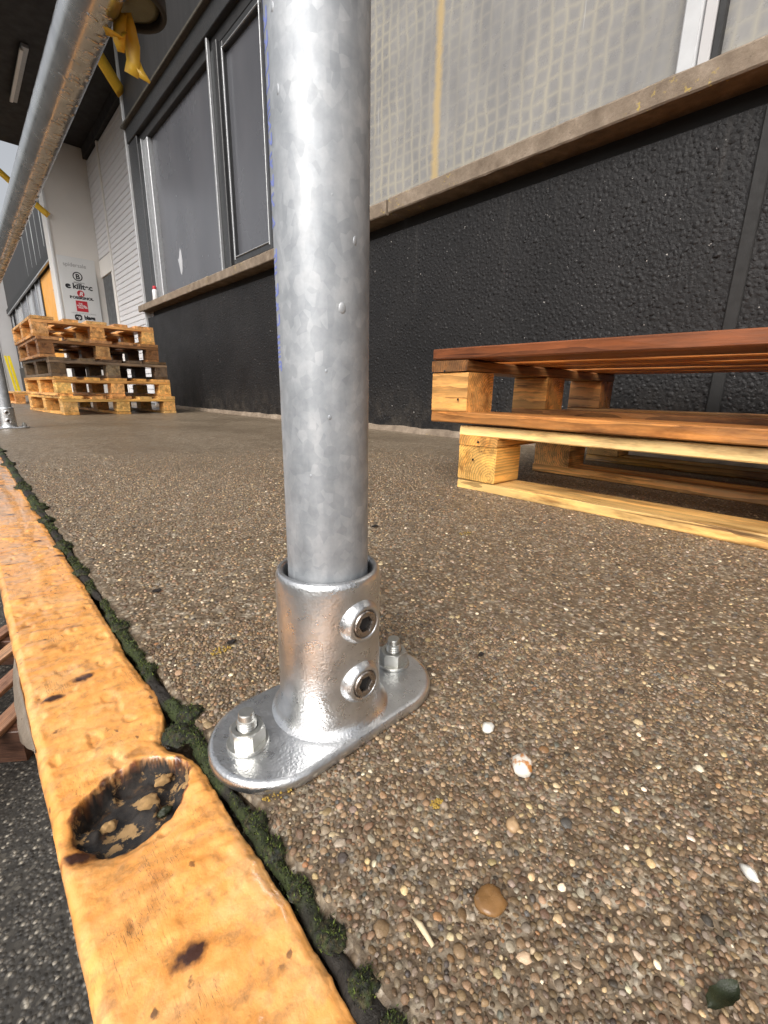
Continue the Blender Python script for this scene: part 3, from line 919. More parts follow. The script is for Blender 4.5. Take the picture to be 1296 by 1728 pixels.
# cushions that swell out of the joint
cush = [(0.0785, 0.2710, 0.0080, 0.0050), (0.0665, 0.2590, 0.0090, 0.0040), (0.0730, 0.2500, 0.0050, 0.0035), (0.0745, 0.170, 0.0055, 0.004), (0.0740, 0.152, 0.0055, 0.0035), (0.0735, 0.128, 0.005, 0.004), (0.0735, 0.105, 0.0055, 0.004), (0.073, 0.085, 0.005, 0.004), (0.073, 0.068, 0.005, 0.004),
        (0.0735, 0.345, 0.006, 0.004), (0.074, 0.43, 0.008, 0.005), (0.072, 0.60, 0.009, 0.006), (0.072, 0.72, 0.011, 0.007), (0.071, 0.88, 0.012, 0.008), (0.074, 0.98, 0.013, 0.009), (0.070, 1.22, 0.014, 0.010), (0.072, 1.6, 0.016, 0.011), (0.072, 1.95, 0.016, 0.011)]
for ci, (cx, cy, r, hh) in enumerate(cush):
    n0 = len(V)
    seg, rn = 22, 7
    for i in range(rn):
        th = 0.5 * math.pi * i / (rn - 1)
        for k in range(seg):
            ph = 2 * math.pi * k / seg
            d = Vector((math.sin(th) * math.cos(ph), math.sin(th) * math.sin(ph), math.cos(th)))
            w = 1 + 0.35 * noise.noise(d * 1.8 + Vector((ci * 4.0, 1, 0))) + 0.16 * noise.noise(d * 7 + Vector((ci, 0, 0)))
            V.append((cx + d.x * r * w, cy + d.y * r * w * 1.1, d.z * hh * w - 0.0008))
            PTS.append(1.0)
            C.append(MC[random.choice([0, 1, 3, 4, 5])] * (0.6 + 0.8 * random.random()))
    for i in range(rn - 1):
        for k in range(seg):
            k2 = (k + 1) % seg
            a = n0 + i * seg; b = a + seg
            T += [(a + k, b + k, b + k2), (a + k, b + k2, a + k2)]
# leaflets
base = np.array(V); nb = len(base)
r0_ = np.random.default_rng(3)
pick = np.where((base[:, 1] < 1.3) & (np.array(PTS) > r0_.uniform(0.1, 0.9, len(PTS))))[0]
r_ = np.random.default_rng(2)
sel = r_.choice(pick, 16000)
lp = base[sel] + r_.normal(0, 0.0006, (16000, 3))
ln = r_.uniform(0.0008, 0.0021, 16000) * (1 + np.clip(lp[:, 1] - 0.3, 0, 1))
dirv = r_.normal(0, 0.7, (16000, 3)); dirv[:, 2] = np.abs(dirv[:, 2]) + 0.7
dirv /= np.linalg.norm(dirv, axis=1)[:, None]
sd_ = r_.normal(0, 1, (16000, 3)); sd_ = np.cross(dirv, sd_); sd_ /= np.linalg.norm(sd_, axis=1)[:, None]
p0 = lp - sd_ * (ln * 0.2)[:, None]; p1 = lp + sd_ * (ln * 0.2)[:, None]; p2 = lp + dirv * ln[:, None]
LV = np.stack([p0, p1, p2], 1).reshape(-1, 3)
LT = np.arange(48000).reshape(-1, 3) + nb
LC = np.repeat(MC[r_.choice(6, 16000, p=[.16, .3, .2, .12, .1, .12])] * r_.uniform(0.8, 1.6, (16000, 1)), 3, 0)
moss = np_mesh('moss', np.concatenate([base, LV]), np.concatenate([np.array(T), LT]), MT['moss'], None, np.concatenate([np.array(C), LC]))
tag(moss, 'dark green moss growing in the joint between yellow beam and concrete', 'moss', kind='stuff')

# ================================================================== HALL
hall = empty('industrial_hall', (1.77, 3.0, 0))
tag(hall, 'black industrial hall with pebble-dashed wall, windows and a slatted recess beside the dock', 'building')
WX = 1.77
lower = box('lower_wall', WX, WX + 0.25, -5, 5.95, 0.0, 1.0, MT['black'], hall, 0.003)
# pebble dash
def keepW(a, b):
    return ~((np.abs(a - 0.345) < 0.021))
pw = dart(-0.5, 4.6, 0.055, 0.985, [(0.0085, 0.0125, 16000, 0.76), (0.0062, 0.0085, 80000, 0.74), (0.0045, 0.0062, 90000, 0.74)], keepW, 0.0125)
tvw, ttw = dome(6, [(1.0, -0.1), (0.72, 0.46)])
Pw = np.zeros((len(pw), 3))
vv, TT = pebble_mesh(Pw, pw[:, 2], tvw, ttw, 0.31, 0.20, (0.66, 1.2), 0.22, 9)
# local z points out of the wall (-x): (a, b, c) -> (WX - c, y + a, z + b)
wv_ = np.stack([WX + 0.001 - vv[:, :, 2], pw[:, 0][:, None] - vv[:, :, 0], pw[:, 1][:, None] + vv[:, :, 1]], 2)
pd = np_mesh('pebble_dash', wv_.reshape(-1, 3), TT[:, ::-1][:, ::-1], MT['black'], lower)
tag(pd, kind='stuff')
box('joint_strip', WX - 0.012, WX + 0.05, 0.327, 0.363, 0.055, 0.992, flat('grey_joint', (0.012, 0.0115, 0.011), 0.7, 0, 0.3, 20, 0.2), lower, 0.003)
# bare concrete patch by the joint
V, F = [], []
pts = [(0.30, 0.86), (0.315, 0.93), (0.33, 0.985), (0.24, 0.99), (0.20, 0.90), (0.24, 0.84)]
mesh_obj('bare_patch', [(WX - 0.0135, a, b) for a, b in pts] + [(WX + 0.01, a, b) for a, b in pts], [tuple(range(6)), tuple(range(11, 5, -1))] + [(i, i + 6, (i + 1) % 6 + 6, (i + 1) % 6) for i in range(6)], flat('bare_concrete', (0.36, 0.32, 0.30), 0.8, 0, 0.3, 40, 0.4), lower)
# base strip
V, F = [], []
yy = list(np.arange(-2, 6.0, 0.03))
for y in yy:
    d = 0.012 + 0.008 * fbm(0, y, 1, 3, 4)
    h = 0.030 + 0.008 * fbm(2, y, 1, 3, 6)
    V += [(WX + 0.02, y, h + 0.004), (WX - d, y, h), (WX - d - 0.012, y, 0.0005)]
for i in range(len(yy) - 1):
    for k in range(2):
        a = i * 3 + k
        F.append((a, a + 3, a + 4, a + 1))
mesh_obj('base_strip', V, F, MT['sill'], hall, smooth=True)
# gap and upper edge under the sill
box('gap_back', WX + 0.055, WX + 0.25, -5, 5.945, 1.0, 1.069, MT['soffit'], hall, 0)
# sill slabs
for (a, b, dx, dz) in [(-5, -1.4, 0, 0), (-1.39, 1.808, 0.0, 0.0), (1.822, 4.0, -0.004, -0.004), (4.008, 6.02, 0.002, 0.002)]:
    V, F = [], []
    n = max(6, int((b - a) / 0.04)); n = min(n, 90)
    for i in range(n + 1):
        y = a + (b - a) * i / n
        e = 0.0025 * fbm(0, y, 4, 3, 9); e2 = 0.002 * fbm(3, y, 4, 3, 14)
        x0 = WX - 0.075 + dx + e
        V += [(WX + 0.2, y, 1.070 + dz), (x0 + 0.022, y, 1.070 + dz + e2), (x0 + 0.018, y, 1.060 + dz), (x0 + 0.004, y, 1.060 + dz + e2), (x0, y, 1.065 + dz), (x0 + e2, y, 1.120 + dz + e), (x0 + 0.006, y, 1.127 + dz + e2), (WX + 0.2, y, 1.150 + dz)]
    m_ = 8
    for i in range(n):
        for k in range(m_):
            k2 = (k + 1) % m_
            F.append((i * m_ + k, i * m_ + k2, (i + 1) * m_ + k2, (i + 1) * m_ + k))
    F.append(tuple(range(m_))[::-1]); F.append(tuple(n * m_ + k for k in range(m_)))
    mesh_obj('window_sill', V, F, MT['sill'], hall)

# upper wall, ledge, corner
box('upper_wall', WX, WX + 0.3, -5, 5.95, 2.86, 4.6, MT['black_upper'], hall, 0.004)
box('ledge', WX - 0.055, WX + 0.05, -5, 5.96, 2.835, 2.858, flat('mossy_flashing', (0.065, 0.058, 0.045), 0.6, 0.0, 0.5, 30, 0.3), hall, 0.004)
box('lintel', WX - 0.015, WX + 0.2, -5, 5.93, 2.70, 2.835, MT['frame'], hall, 0.004)
box('lintel_shadow_board', WX + 0.03, WX + 0.2, -5, 5.93, 2.62, 2.70, MT['black_upper'], hall, 0.004)
box('corner_strip', WX - 0.02, WX + 0.045, 5.952, 5.985, 0.0, 4.6, MT['pale_frame'], hall, 0.003)
box('corner_return', WX + 0.045, 2.3, 5.90, 5.98, 0.0, 4.6, MT['grey_wall'], hall, 0.003)
box('side_board', WX, WX + 0.2, 5.66, 5.95, 1.145, 2.70, MT['frame'], hall, 0.004)

# window 1: wide pane under grey film
w1 = box('window', WX + 0.02, WX + 0.10, 3.80, 3.87, 1.148, 2.62, MT['frame'], hall, 0.004)
box('pane', WX + 0.072, WX + 0.082, 3.87, 5.42, 1.148, 2.62, MT['film'], w1, 0)
box('frame_profile', WX + 0.005, WX + 0.10, 5.54, 5.66, 1.147, 2.62, MT['frame'], w1, 0.004)
box('frame_profile', WX + 0.025, WX + 0.10, 5.425, 5.535, 1.147, 2.62, MT['alu'], w1, 0.006)
box('edge_trim', WX - 0.004, WX + 0.03, 5.522, 5.536, 1.147, 2.62, MT['alu'], w1, 0.002)
box('edge_trim', WX - 0.004, WX + 0.02, 3.862, 3.884, 1.147, 2.70, MT['alu'], w1, 0.002)
# torn film flap and a cleaned spot on the pane
pts = [(4.985, 1.33), (4.96, 1.31), (4.93, 1.36), (4.915, 1.44), (4.925, 1.52), (4.955, 1.55), (4.985, 1.50), (5.005, 1.46), (5.03, 1.47), (5.01, 1.41)]
mesh_obj('torn_spot', [(WX + 0.0705, a, b) for a, b in pts], [tuple(range(len(pts)))], MT['bright_glass'], w1)
# window 2: raised casement
w2 = box('window', WX - 0.005, WX + 0.10, 3.705, 3.765, 1.152, 2.62, MT['frame'], hall, 0.004)
box('pane', WX + 0.045, WX + 0.055, 3.10, 3.66, 1.23, 2.56, MT['film'], w2, 0)
for (a, b, c, d) in [(3.655, 3.695, 1.17, 2.60), (3.06, 3.10, 1.17, 2.60)]:
    box('casement_stile', WX + 0.015, WX + 0.07, a, b, c, d, MT['frame'], w2, 0.004)
for (c, d) in [(1.17, 1.23), (2.54, 2.60)]:
    box('casement_rail', WX + 0.017, WX + 0.068, 3.10, 3.655, c, d, MT['frame'], w2, 0.004)
box('edge_trim', WX + 0.008, WX + 0.020, 3.650, 3.660, 1.20, 2.56, MT['alu'], w2, 0.002)
box('edge_trim', WX + 0.008, WX + 0.020, 3.110, 3.118, 1.20, 2.56, MT['alu'], w2, 0.002)
box('edge_trim', WX + 0.008, WX + 0.020, 3.118, 3.650, 2.545, 2.553, MT['alu'], w2, 0.002)
box('edge_trim', WX + 0.008, WX + 0.020, 3.118, 3.650, 1.215, 1.223, MT['alu'], w2, 0.002)
# window 3: big wired glass panes with a pale mullion
w3 = box('window', WX + 0.02, WX + 0.10, 2.94, 3.02, 1.15, 2.62, MT['frame'], hall, 0.004)
box('pane', WX + 0.055, WX + 0.065, 0.615, 2.94, 1.148, 2.62, MT['wired'], w3, 0)
box('mullion', WX + 0.0, WX + 0.07, 0.565, 0.615, 1.146, 2.62, MT['pale_frame'], w3, 0.004)
box('mullion', WX + 0.012, WX + 0.07, 0.532, 0.563, 1.146, 2.62, MT['grey_wall'], w3, 0.003)
box('seal', WX + 0.02, WX + 0.06, 0.512, 0.531, 1.146, 2.62, MT['rubber'], w3, 0.002)
box('pane', WX + 0.05, WX + 0.06, -1.4, 0.512, 1.148, 2.62, MT['wired'], w3, 0)
box('inner_wall', WX + 0.19, WX + 0.25, -5, 5.9, 1.10, 2.87, MT['soffit'], hall, 0)
# spray can on the sill
can = empty('spray_can', (WX - 0.025, 5.53, 1.129))
tag(can, 'small white spray can with red cap on the far end of the sill', 'can')
V, F = lathe_vf([(0.0, 0), (0.024, 0), (0.026, 0.004), (0.026, 0.10), (0.022, 0.112), (0.016, 0.116)], 20)
mesh_obj('body', [(p[0] + WX - 0.025, p[1] + 5.53, p[2] + 1.129) for p in V], F, MT['white_print'], can, True)
V, F = lathe_vf([(0.017, 0.114), (0.018, 0.117), (0.018, 0.142), (0.014, 0.148), (0.0, 0.149)], 20)
mesh_obj('cap', [(p[0] + WX - 0.025, p[1] + 5.53, p[2] + 1.129) for p in V], F, MT['red'], can, True)

# recess: slatted wall, posts, door
RX = 2.15
back = box('recess_wall', RX + 0.03, RX + 0.2, 5.99, 9.44, 0.0, 3.9, MT['grey_wall'], hall, 0)
slat_me = None
for seg_, (a, b) in enumerate([(6.0, 8.60), (8.70, 9.435)]):
    v, f = box_vf(-0.012, 0.018, -(b - a) / 2, (b - a) / 2, -0.0345, 0.0345, 0.006)
    me = bpy.data.meshes.new('slat'); me.from_pydata(v, [], f); me.materials.append(MT['white_slat'])
    zlo = 0.05 if seg_ == 0 else 2.30
    z = zlo + 0.0345
    while z < 3.72:
        o = bpy.data.objects.new('slat', me); o.parent = back
        o.location = Vector((RX + random.uniform(-0.002, 0.002), (a + b) / 2, z)) - wpos(back)
        o.rotation_euler = (0, random.uniform(-0.02, 0.02), 0)
        COL.objects.link(o)
        z += 0.075
box('recess_post', RX - 0.03, RX + 0.03, 8.605, 8.66, 0.0, 3.74, MT['white_wall'], back, 0.004)
box('recess_post', RX - 0.012, RX + 0.03, 8.664, 8.69, 0.0, 3.74, MT['rubber'], back, 0.002)
box('door_lintel', RX - 0.02, RX + 0.03, 8.70, 9.435, 2.02, 2.28, MT['white_wall'], back, 0.004)
door = box('door', RX, RX + 0.03, 8.78, 9.40, 0.0, 2.01, MT['door'], back, 0.004)
box('door_stile', RX - 0.015, RX + 0.03, 8.70, 8.775, 0.0, 2.018, MT['white_wall'], back, 0.003)
box('soffit_trim', RX - 0.05, RX + 0.03, 6.0, 9.44, 3.75, 3.9, MT['soffit'], back, 0.004)
# white pillar
pillar = box('pillar', 1.50, RX + 0.03, 9.44, 9.95, 0.0, 3.9, MT['white_wall'], hall, 0.008)
box('edge_guard', 1.478, 1.51, 9.425, 9.47, 0.0, 3.6, MT['white_print'], pillar, 0.003)
# far wing of the hall behind the pillar
FX = 1.85
fw = box('far_wall', FX, FX + 0.3, 9.96, 22.0, 2.86, 4.5, MT['black_upper'], hall, 0.004)
for (y, z0, w) in [(10.9, 3.10, 0.05), (11.4, 3.2, 0.03), (12.0, 2.95, 0.05), (12.5, 3.05, 0.07), (13.2, 2.95, 0.05), (13.9, 2.9, 0.09), (14.6, 3.0, 0.06), (15.5, 2.95, 0.05)]:
    V, F = [], []
    n = 14
    for i in range(n):
        z = 4.45 + (z0 - 4.45) * i / (n - 1)
        ww = w * (1 - 0.75 * i / (n - 1)) * (1 + 0.4 * fbm(y, z, 0, 2, 3))
        V += [(FX - 0.003, y - ww, z), (FX - 0.003, y + ww, z)]
    for i in range(n - 1):
        F.append((2 * i, 2 * i + 2, 2 * i + 3, 2 * i + 1))
    mesh_obj('lime_streak', V, F, MT['drips'], fw)
box('far_transom', FX - 0.06, FX + 0.1, 9.96, 22.0, 2.70, 2.858, MT['rubber'], hall, 0.004)
box('far_transom_cap', FX - 0.062, FX - 0.02, 9.96, 21.9, 2.66, 2.698, MT['alu'], hall, 0.004)
box('far_low_wall', FX, FX + 0.3, 9.96, 22.0, 0.0, 0.85, MT['black_upper'], hall, 0.004)
fin = box('far_window_back', FX + 0.12, FX + 0.2, 9.96, 22.0, 0.85, 2.69, MT['soffit'], hall, 0)
for (a, b, mt) in [(9.98, 11.55, 'grey_glass'), (12.15, 13.95, 'orange'), (14.1, 14.7, 'bright_glass'), (14.9, 15.5, 'grey_glass'), (15.9, 16.6, 'bright_glass'), (16.9, 18.1, 'grey_glass'), (18.5, 19.7, 'bright_glass'), (19.9, 20.8, 'dark_glass'), (20.9, 21.7, 'bright_glass')]:
    p = box('far_window', FX + 0.03, FX + 0.05, a, b, 0.86, 2.66, MT[mt], hall, 0)
    box('frame', FX + 0.0, FX + 0.07, b + 0.005, b + 0.075, 0.86, 2.66, MT['frame' if b < 14 or b > 20 else 'alu'], p, 0.003)
    if a < 10:
        box('paper_notice', FX + 0.026, FX + 0.029, 10.65, 11.2, 1.75, 2.30, MT['paper'], p, 0)
        box('paper_notice', FX + 0.026, FX + 0.029, 10.25, 10.7, 1.30, 1.60, MT['paper'], p, 0)
# end wall
box('end_wall', 1.42, 6.0, 22.0, 22.4, 0.0, 4.9, MT['grey_wall'], hall, 0.01)
box('end_wall_edge', 1.36, 1.418, 21.98, 22.4, 0.0, 4.9, MT['white_print'], hall, 0.005)
# canopy over the recess
can_ = box('canopy', -0.6, 2.45, 5.0, 10.1, 3.905, 4.25, MT['soffit'], hall, 0.01)

lamp = empty('canopy_lamp', (1.19, 7.9, 3.9))
tag(lamp, 'unlit grey strip lamp under the dark canopy', 'lamp')
box('housing', 1.165, 1.235, 7.25, 8.6, 3.86, 3.9, MT['alu'], lamp, 0.004)
box('diffuser', 1.15, 1.185, 7.28, 8.57, 3.835, 3.858, MT['white_wall'], lamp, 0.004)

# guard post at the far end
yp = empty('guard_board', (1.72, 21.5, 0))
tag(yp, 'yellow guard boards leaning at the far end wall', 'guard board')
v, f = box_vf(1.55, 1.62, 21.3, 21.36, 0, 1.25, 0.004)
mesh_obj('board', [(p[0] - 0.10 * p[2], p[1], p[2]) for p in v], f, MT['yellow_post'], yp)
v, f = box_vf(1.64, 1.72, 21.3, 21.36, 0, 1.25, 0.004)
mesh_obj('board', [(p[0] - 0.10 * p[2], p[1], p[2]) for p in v], f, MT['yellow_post'], yp)

# ---- sign panel on the pillar
sign = empty('sign_panel', (1.80, 9.435, 0.9))
tag(sign, 'light grey sign panel with a column of sports brand logos on the white pillar', 'sign')
box('panel', 1.535, 2.06, 9.424, 9.436, 0.9, 2.27, MT['sign'], sign, 0.002)
SY = 9.4225
def text(name, s, cx, z, size, mat, parent, sx=1.0, shear=0.0, bold=0.0):
    cu = bpy.data.curves.new(name, 'FONT'); cu.body = s; cu.size = size; cu.align_x = 'CENTER'; cu.offset = bold; cu.shear = shear
    to = bpy.data.objects.new('tmp', cu); COL.objects.link(to)
    dg = bpy.context.evaluated_depsgraph_get()
    me = bpy.data.meshes.new_from_object(to.evaluated_get(dg))
    bpy.data.objects.remove(to); bpy.data.curves.remove(cu)
    V = [(cx + p.co.x * sx, SY, z + p.co.y) for p in me.vertices]
    F = [tuple(p.vertices) for p in me.polygons]
    bpy.data.meshes.remove(me)
    return mesh_obj(name, V, F, mat, parent)
def disc(name, cx, z, r0, r1, mat, dy=0.0, n=36):
    V, F = [], []
    for k in range(n):
        a = 2 * math.pi * k / n
        V += [(cx + r0 * math.cos(a), SY + dy, z + r0 * math.sin(a)), (cx + r1 * math.cos(a), SY + dy, z + r1 * math.sin(a))]
    for k in range(n):
        k2 = (k + 1) % n
        F.append((2 * k, 2 * k + 1, 2 * k2 + 1, 2 * k2))
    return mesh_obj(name, V, F, mat, sign)
text('lettering', 'spidersale', 1.765, 2.125, 0.085, MT['faded'], sign, 0.95)
disc('emblem_ring', 1.785, 1.985, 0.054, 0.070, MT['ink'])
text('lettering', 'B', 1.785, 1.948, 0.105, MT['ink'], sign, 1.0, 0, 0.004)
text('lettering', 'BERGANS', 1.795, 1.880, 0.032, MT['ink'], sign, 1.1)
text('lettering', 'killtec', 1.835, 1.795, 0.118, MT['ink'], sign, 1.0, 0, 0.004)
text('lettering', 'e', 1.630, 1.797, 0.110, MT['ink'], sign, 1.2, 0, 0.010)
disc('emblem_ring', 1.795, 1.725, 0.0, 0.052, MT['red'])
text('lettering', 'R', 1.795, 1.693, 0.085, MT['white_print'], sign, 1.0, 0.3, 0.003).location.y -= 0.0015
text('lettering', 'ROSSIGNOL', 1.80, 1.640, 0.054, MT['ink'], sign, 1.15, 0, 0.003)
mesh_obj('emblem', [(1.705, SY, 1.445), (1.870, SY, 1.445), (1.870, SY, 1.612), (1.705, SY, 1.612)], [(0, 1, 2, 3)], MT['red'], sign)
for i, s in enumerate(['THE', 'NORTH', 'FACE']):
    text('lettering', s, 1.768, 1.555 - i * 0.030, 0.034, MT['white_print'], sign, 0.9, 0, 0.001).location.y -= 0.0015
for k in range(3):
    n = 10; r0, r1 = 0.012 + k * 0.014, 0.021 + k * 0.014
    V = []
    for i in range(n):
        a = math.pi / 2 * i / (n - 1)
        V += [(1.812 + r0 * math.cos(a), SY - 0.0015, 1.498 + r0 * math.sin(a)), (1.812 + r1 * math.cos(a), SY - 0.0015, 1.498 + r1 * math.sin(a))]
    mesh_obj('emblem_arc', V, [(2 * i, 2 * i + 1, 2 * i + 3, 2 * i + 2) for i in range(n - 1)], MT['white_print'], sign)
text('lettering', 'NEVER STOP EXPLORING', 1.80, 1.408, 0.026, MT['faded'], sign, 1.2)
pts = [(1.66, 1.325), (1.68, 1.305), (1.745, 1.305), (1.765, 1.325), (1.765, 1.375), (1.745, 1.395), (1.68, 1.395), (1.66, 1.375)]
mesh_obj('emblem', [(a, SY, b) for a, b in pts], [tuple(range(8))], MT['ink'], sign)
text('lettering', 'ep', 1.712, 1.330, 0.070, MT['white_print'], sign, 1.0, 0, 0.002).location.y -= 0.0015
text('lettering', 'blage', 1.875, 1.328, 0.085, MT['ink'], sign, 0.9, 0, 0.005)

# ================================================================== RAILING
PX, PY = 0.152, 0.2120
TR = 0.0247
def railing_post(loc, label, detail=True):
    root = empty('railing_post', loc)
    tag(root, label, 'railing post', 'galvanised railing posts along the dock edge')
    X, Y, Z = loc
    seg = 96 if detail else 40
    # tube
    pr = [(TR - 0.003, 0.055), (TR - 0.0006, 0.055)] + [(TR, z) for z in np.linspace(0.056, 1.12, 30)]
    V, F = lathe_vf(pr, seg)
    tube = mesh_obj('tube', [(p[0] + X, p[1] + Y, p[2] + Z) for p in V], F, MT['galv'], root, True)
    # base plate
    n = 36
    L, Wd = 0.0415, 0.0405
    outl = []
    for s in (1, -1):
        for k in range(n + 1):
            a = -math.pi / 2 + math.pi * k / n
            outl.append((X + s * (L + Wd * math.cos(a)), Y + s * Wd * math.sin(a)))
    rings = [(-0.0010, 0.0006), (0.0, 0.0016), (0.0, 0.0052), (-0.0006, 0.0067), (-0.0018, 0.0078), (-0.0036, 0.0082)]
    V, F = [], []
    N = len(outl)
    for (o, z) in rings:
        for (x, y) in outl:
            cx = min(max(x, X - L), X + L)
            dx, dy = x - cx, y - Y
            d = math.hypot(dx, dy)
            k = (d + o) / d
            V.append((cx + dx * k, Y + dy * k, Z + z))
    for i in range(len(rings) - 1):
        for k in range(N):
            k2 = (k + 1) % N
            F.append((i * N + k, i * N + k2, (i + 1) * N + k2, (i + 1) * N + k))
    F.append(tuple((len(rings) - 1) * N + k for k in range(N)))
    plate = mesh_obj('base_plate', V, F, MT['cast'], root, False)
    for p in plate.data.polygons: p.use_smooth = len(p.vertices) == 4
    # socket with a cast fillet
    sp = [(0.0400, 0.0078), (0.0378, 0.0088), (0.0355, 0.0110), (0.0342, 0.0145), (0.0334, 0.020), (0.0330, 0.03), (0.0327, 0.06), (0.0326, 0.099), (0.0324, 0.1035), (0.0317, 0.1062), (0.0302, 0.1075), (0.0288, 0.1072), (0.0278, 0.1055), (0.0275, 0.10), (0.0275, 0.05)]
    V, F = lathe_vf(sp, seg)
    sock = mesh_obj('socket', [(p[0] + X, p[1] + Y, p[2] + Z) for p in V], F, MT['cast'], root, True)
    # grub screws facing along the dock
    for z in (0.0810, 0.0405):
        o = (X, Y - 0.0290, Z + z)
        V, F = lathe_vf([(0.0142, 0.0), (0.0136, 0.0036), (0.0127, 0.0050), (0.0117, 0.0066), (0.0107, 0.0075), (0.0096, 0.0077), (0.0087, 0.0072), (0.0086, 0.004)], 40, False, (o, (0, -1, 0)))
        bs = mesh_obj('screw_boss', V, F, MT['cast'], sock, True)
        # screw with hexagon socket
        V, F = [], []
        ring = [(0.0083, 0.0040), (0.0083, 0.0070), (0.0077, 0.0078), (0.0070, 0.0080), (0.0058, 0.0079)]
        sg = 36
        for r, h in ring:
            for k in range(sg):
                a = 2 * math.pi * k / sg
                V.append((r * math.cos(a), r * math.sin(a), h))
        for r, h in ((0.0052, 0.0075), (0.0050, 0.0068), (0.0050, 0.0008)):
            for k in range(sg):
                a = 2 * math.pi * k / sg
                hexr = r * math.cos(math.pi / 6) / math.cos((a % (math.pi / 3)) - math.pi / 6)
                V.append((hexr * math.cos(a), hexr * math.sin(a), h))
        nr = len(ring) + 3
        for i in range(nr - 1):
            for k in range(sg):
                k2 = (k + 1) % sg
                F.append((i * sg + k, i * sg + k2, (i + 1) * sg + k2, (i + 1) * sg + k))
        q = Vector((0, 0, 1)).rotation_difference(Vector((0, -1, 0)))
        V = [tuple(Vector(o) + q @ Vector(p)) for p in V]
        mesh_obj('grub_screw', V, F, MT['screw'], sock, False)
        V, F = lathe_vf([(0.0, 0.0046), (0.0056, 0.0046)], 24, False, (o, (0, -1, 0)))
        mesh_obj('hex_shade_disc', V, F, MT['hole_shade'], sock, False)  # near-black disc stands in for the shade deep in the screw socket
    # anchor bolts
    for s, rot in ((-1, 0.35), (1, 0.1)):
        bx_, by_ = X + s * 0.0605 + 0.001, Y + 0.002
        K = 1.0
        zt = Z + 0.0082
        V, F = lathe_vf([(0.0, 0.0), (0.0121, 0.0), (0.0124, 0.0005), (0.0124, 0.0018), (0.0120, 0.0023), (0.0, 0.0023)], 40)
        wsh = mesh_obj('washer', [(p[0] * K + bx_, p[1] * K + by_, p[2] * K + zt) for p in V], F, MT['zinc_nut'], root, False)
        # nut: hexagon with chamfered crown
        V, F = [], []
        sg = 48
        for (rr, h, cap) in ((0.0, 0, 0), (1.0, 0.0, 0.0107), (1.0, 0.0008, 0.0112), (1.0, 0.0078, 0.0112), (1.0, 0.0092, 0.0100), (1.0, 0.0096, 0.0090), (0.62, 0.0096, 0.0064)):
            for k in range(sg):
                a = 2 * math.pi * k / sg
                hexr = 0.0092 / math.cos((a % (math.pi / 3)) - math.pi / 6)
                r = min(hexr, cap) * (1 if rr else 0)
                V.append((r * math.cos(a + rot), r * math.sin(a + rot), h))
        for i in range(6):
            for k in range(sg):
                k2 = (k + 1) % sg
                F.append((i * sg + k, i * sg + k2, (i + 1) * sg + k2, (i + 1) * sg + k))
        nut = mesh_obj('nut', [(p[0] * K + bx_, p[1] * K + by_, (p[2] + 0.0023) * K + zt) for p in V], F, MT['zinc_nut'], root, False)
        # threaded stud
        pr = [(0.0052, 0.0)]
        z = 0.006
        while z < 0.0165:
            pr += [(0.0059, z), (0.0053, z + 0.0008)]
            z += 0.0016
        pr += [(0.0054, 0.0170), (0.0047, 0.0174), (0.0046, 0.0208), (0.0042, 0.0216), (0.0, 0.0217)]
        V, F = lathe_vf(pr, 32)
        mesh_obj('anchor_stud', [(p[0] * K + bx_, p[1] * K + by_, p[2] * K + zt) for p in V], F, MT['zinc_nut'], root, False)
    # tee that takes the knee rail
    V, F = lathe_vf([(0.0252, 0.525), (0.0300, 0.527), (0.0303, 0.53), (0.0303, 0.592), (0.0298, 0.596), (0.0252, 0.597)], 40)
    mesh_obj('rail_tee', [(p[0] + X, p[1] + Y, p[2] + Z) for p in V], F, MT['cast'], root, True)
    return root, tube
post1, tube1 = railing_post((PX, PY, 0), 'big galvanised railing post in the foreground with bolted oval base plate')
post2, tube2 = railing_post((0.168, 3.02, 0), 'small galvanised railing post at the left edge before the pallet stack', False)

# faint blue stencil print running up the tube (not legible in the photograph)
to_cam = math.atan2(-PY, -PX)
parts = []
r_ = random.Random(4)
z = 0.222
while z < 0.42:
    hgt = r_.uniform(0.0055, 0.0075)
    strokes = r_.sample([((0, 0), (0, 1)), ((1, 0), (1, 1)), ((0, 0), (1, 0)), ((0, 1), (1, 1)), ((0, .5), (1, .5)), ((0, 0), (1, 1))], 3)
    for (p, q) in strokes:
        n = 5
        V = []
        for i in range(n):
            u = p[0] + (q[0] - p[0]) * i / (n - 1); w = p[1] + (q[1] - p[1]) * i / (n - 1)
            du, dw = q[0] - p[0], q[1] - p[1]
            l = math.hypot(du, dw); nx, ny = -dw / l * 0.12, du / l * 0.12
            for sgn in (-1, 1):
                uu, ww = u + nx * sgn, w + ny * sgn
                a = to_cam - R(66) - uu * 0.28
                V.append((PX + (TR + 0.00012) * math.cos(a), PY + (TR + 0.00012) * math.sin(a), z + ww * hgt * 0.8))
        parts.append((V, [(2 * i, 2 * i + 1, 2 * i + 3, 2 * i + 2) for i in range(n - 1)]))
    z += hgt * 1.25
    if r_.random() < 0.12: z += 0.008
V, F = join_vf(parts)
mesh_obj('stencil_print', V, F, MT['blue_ink'], tube1)
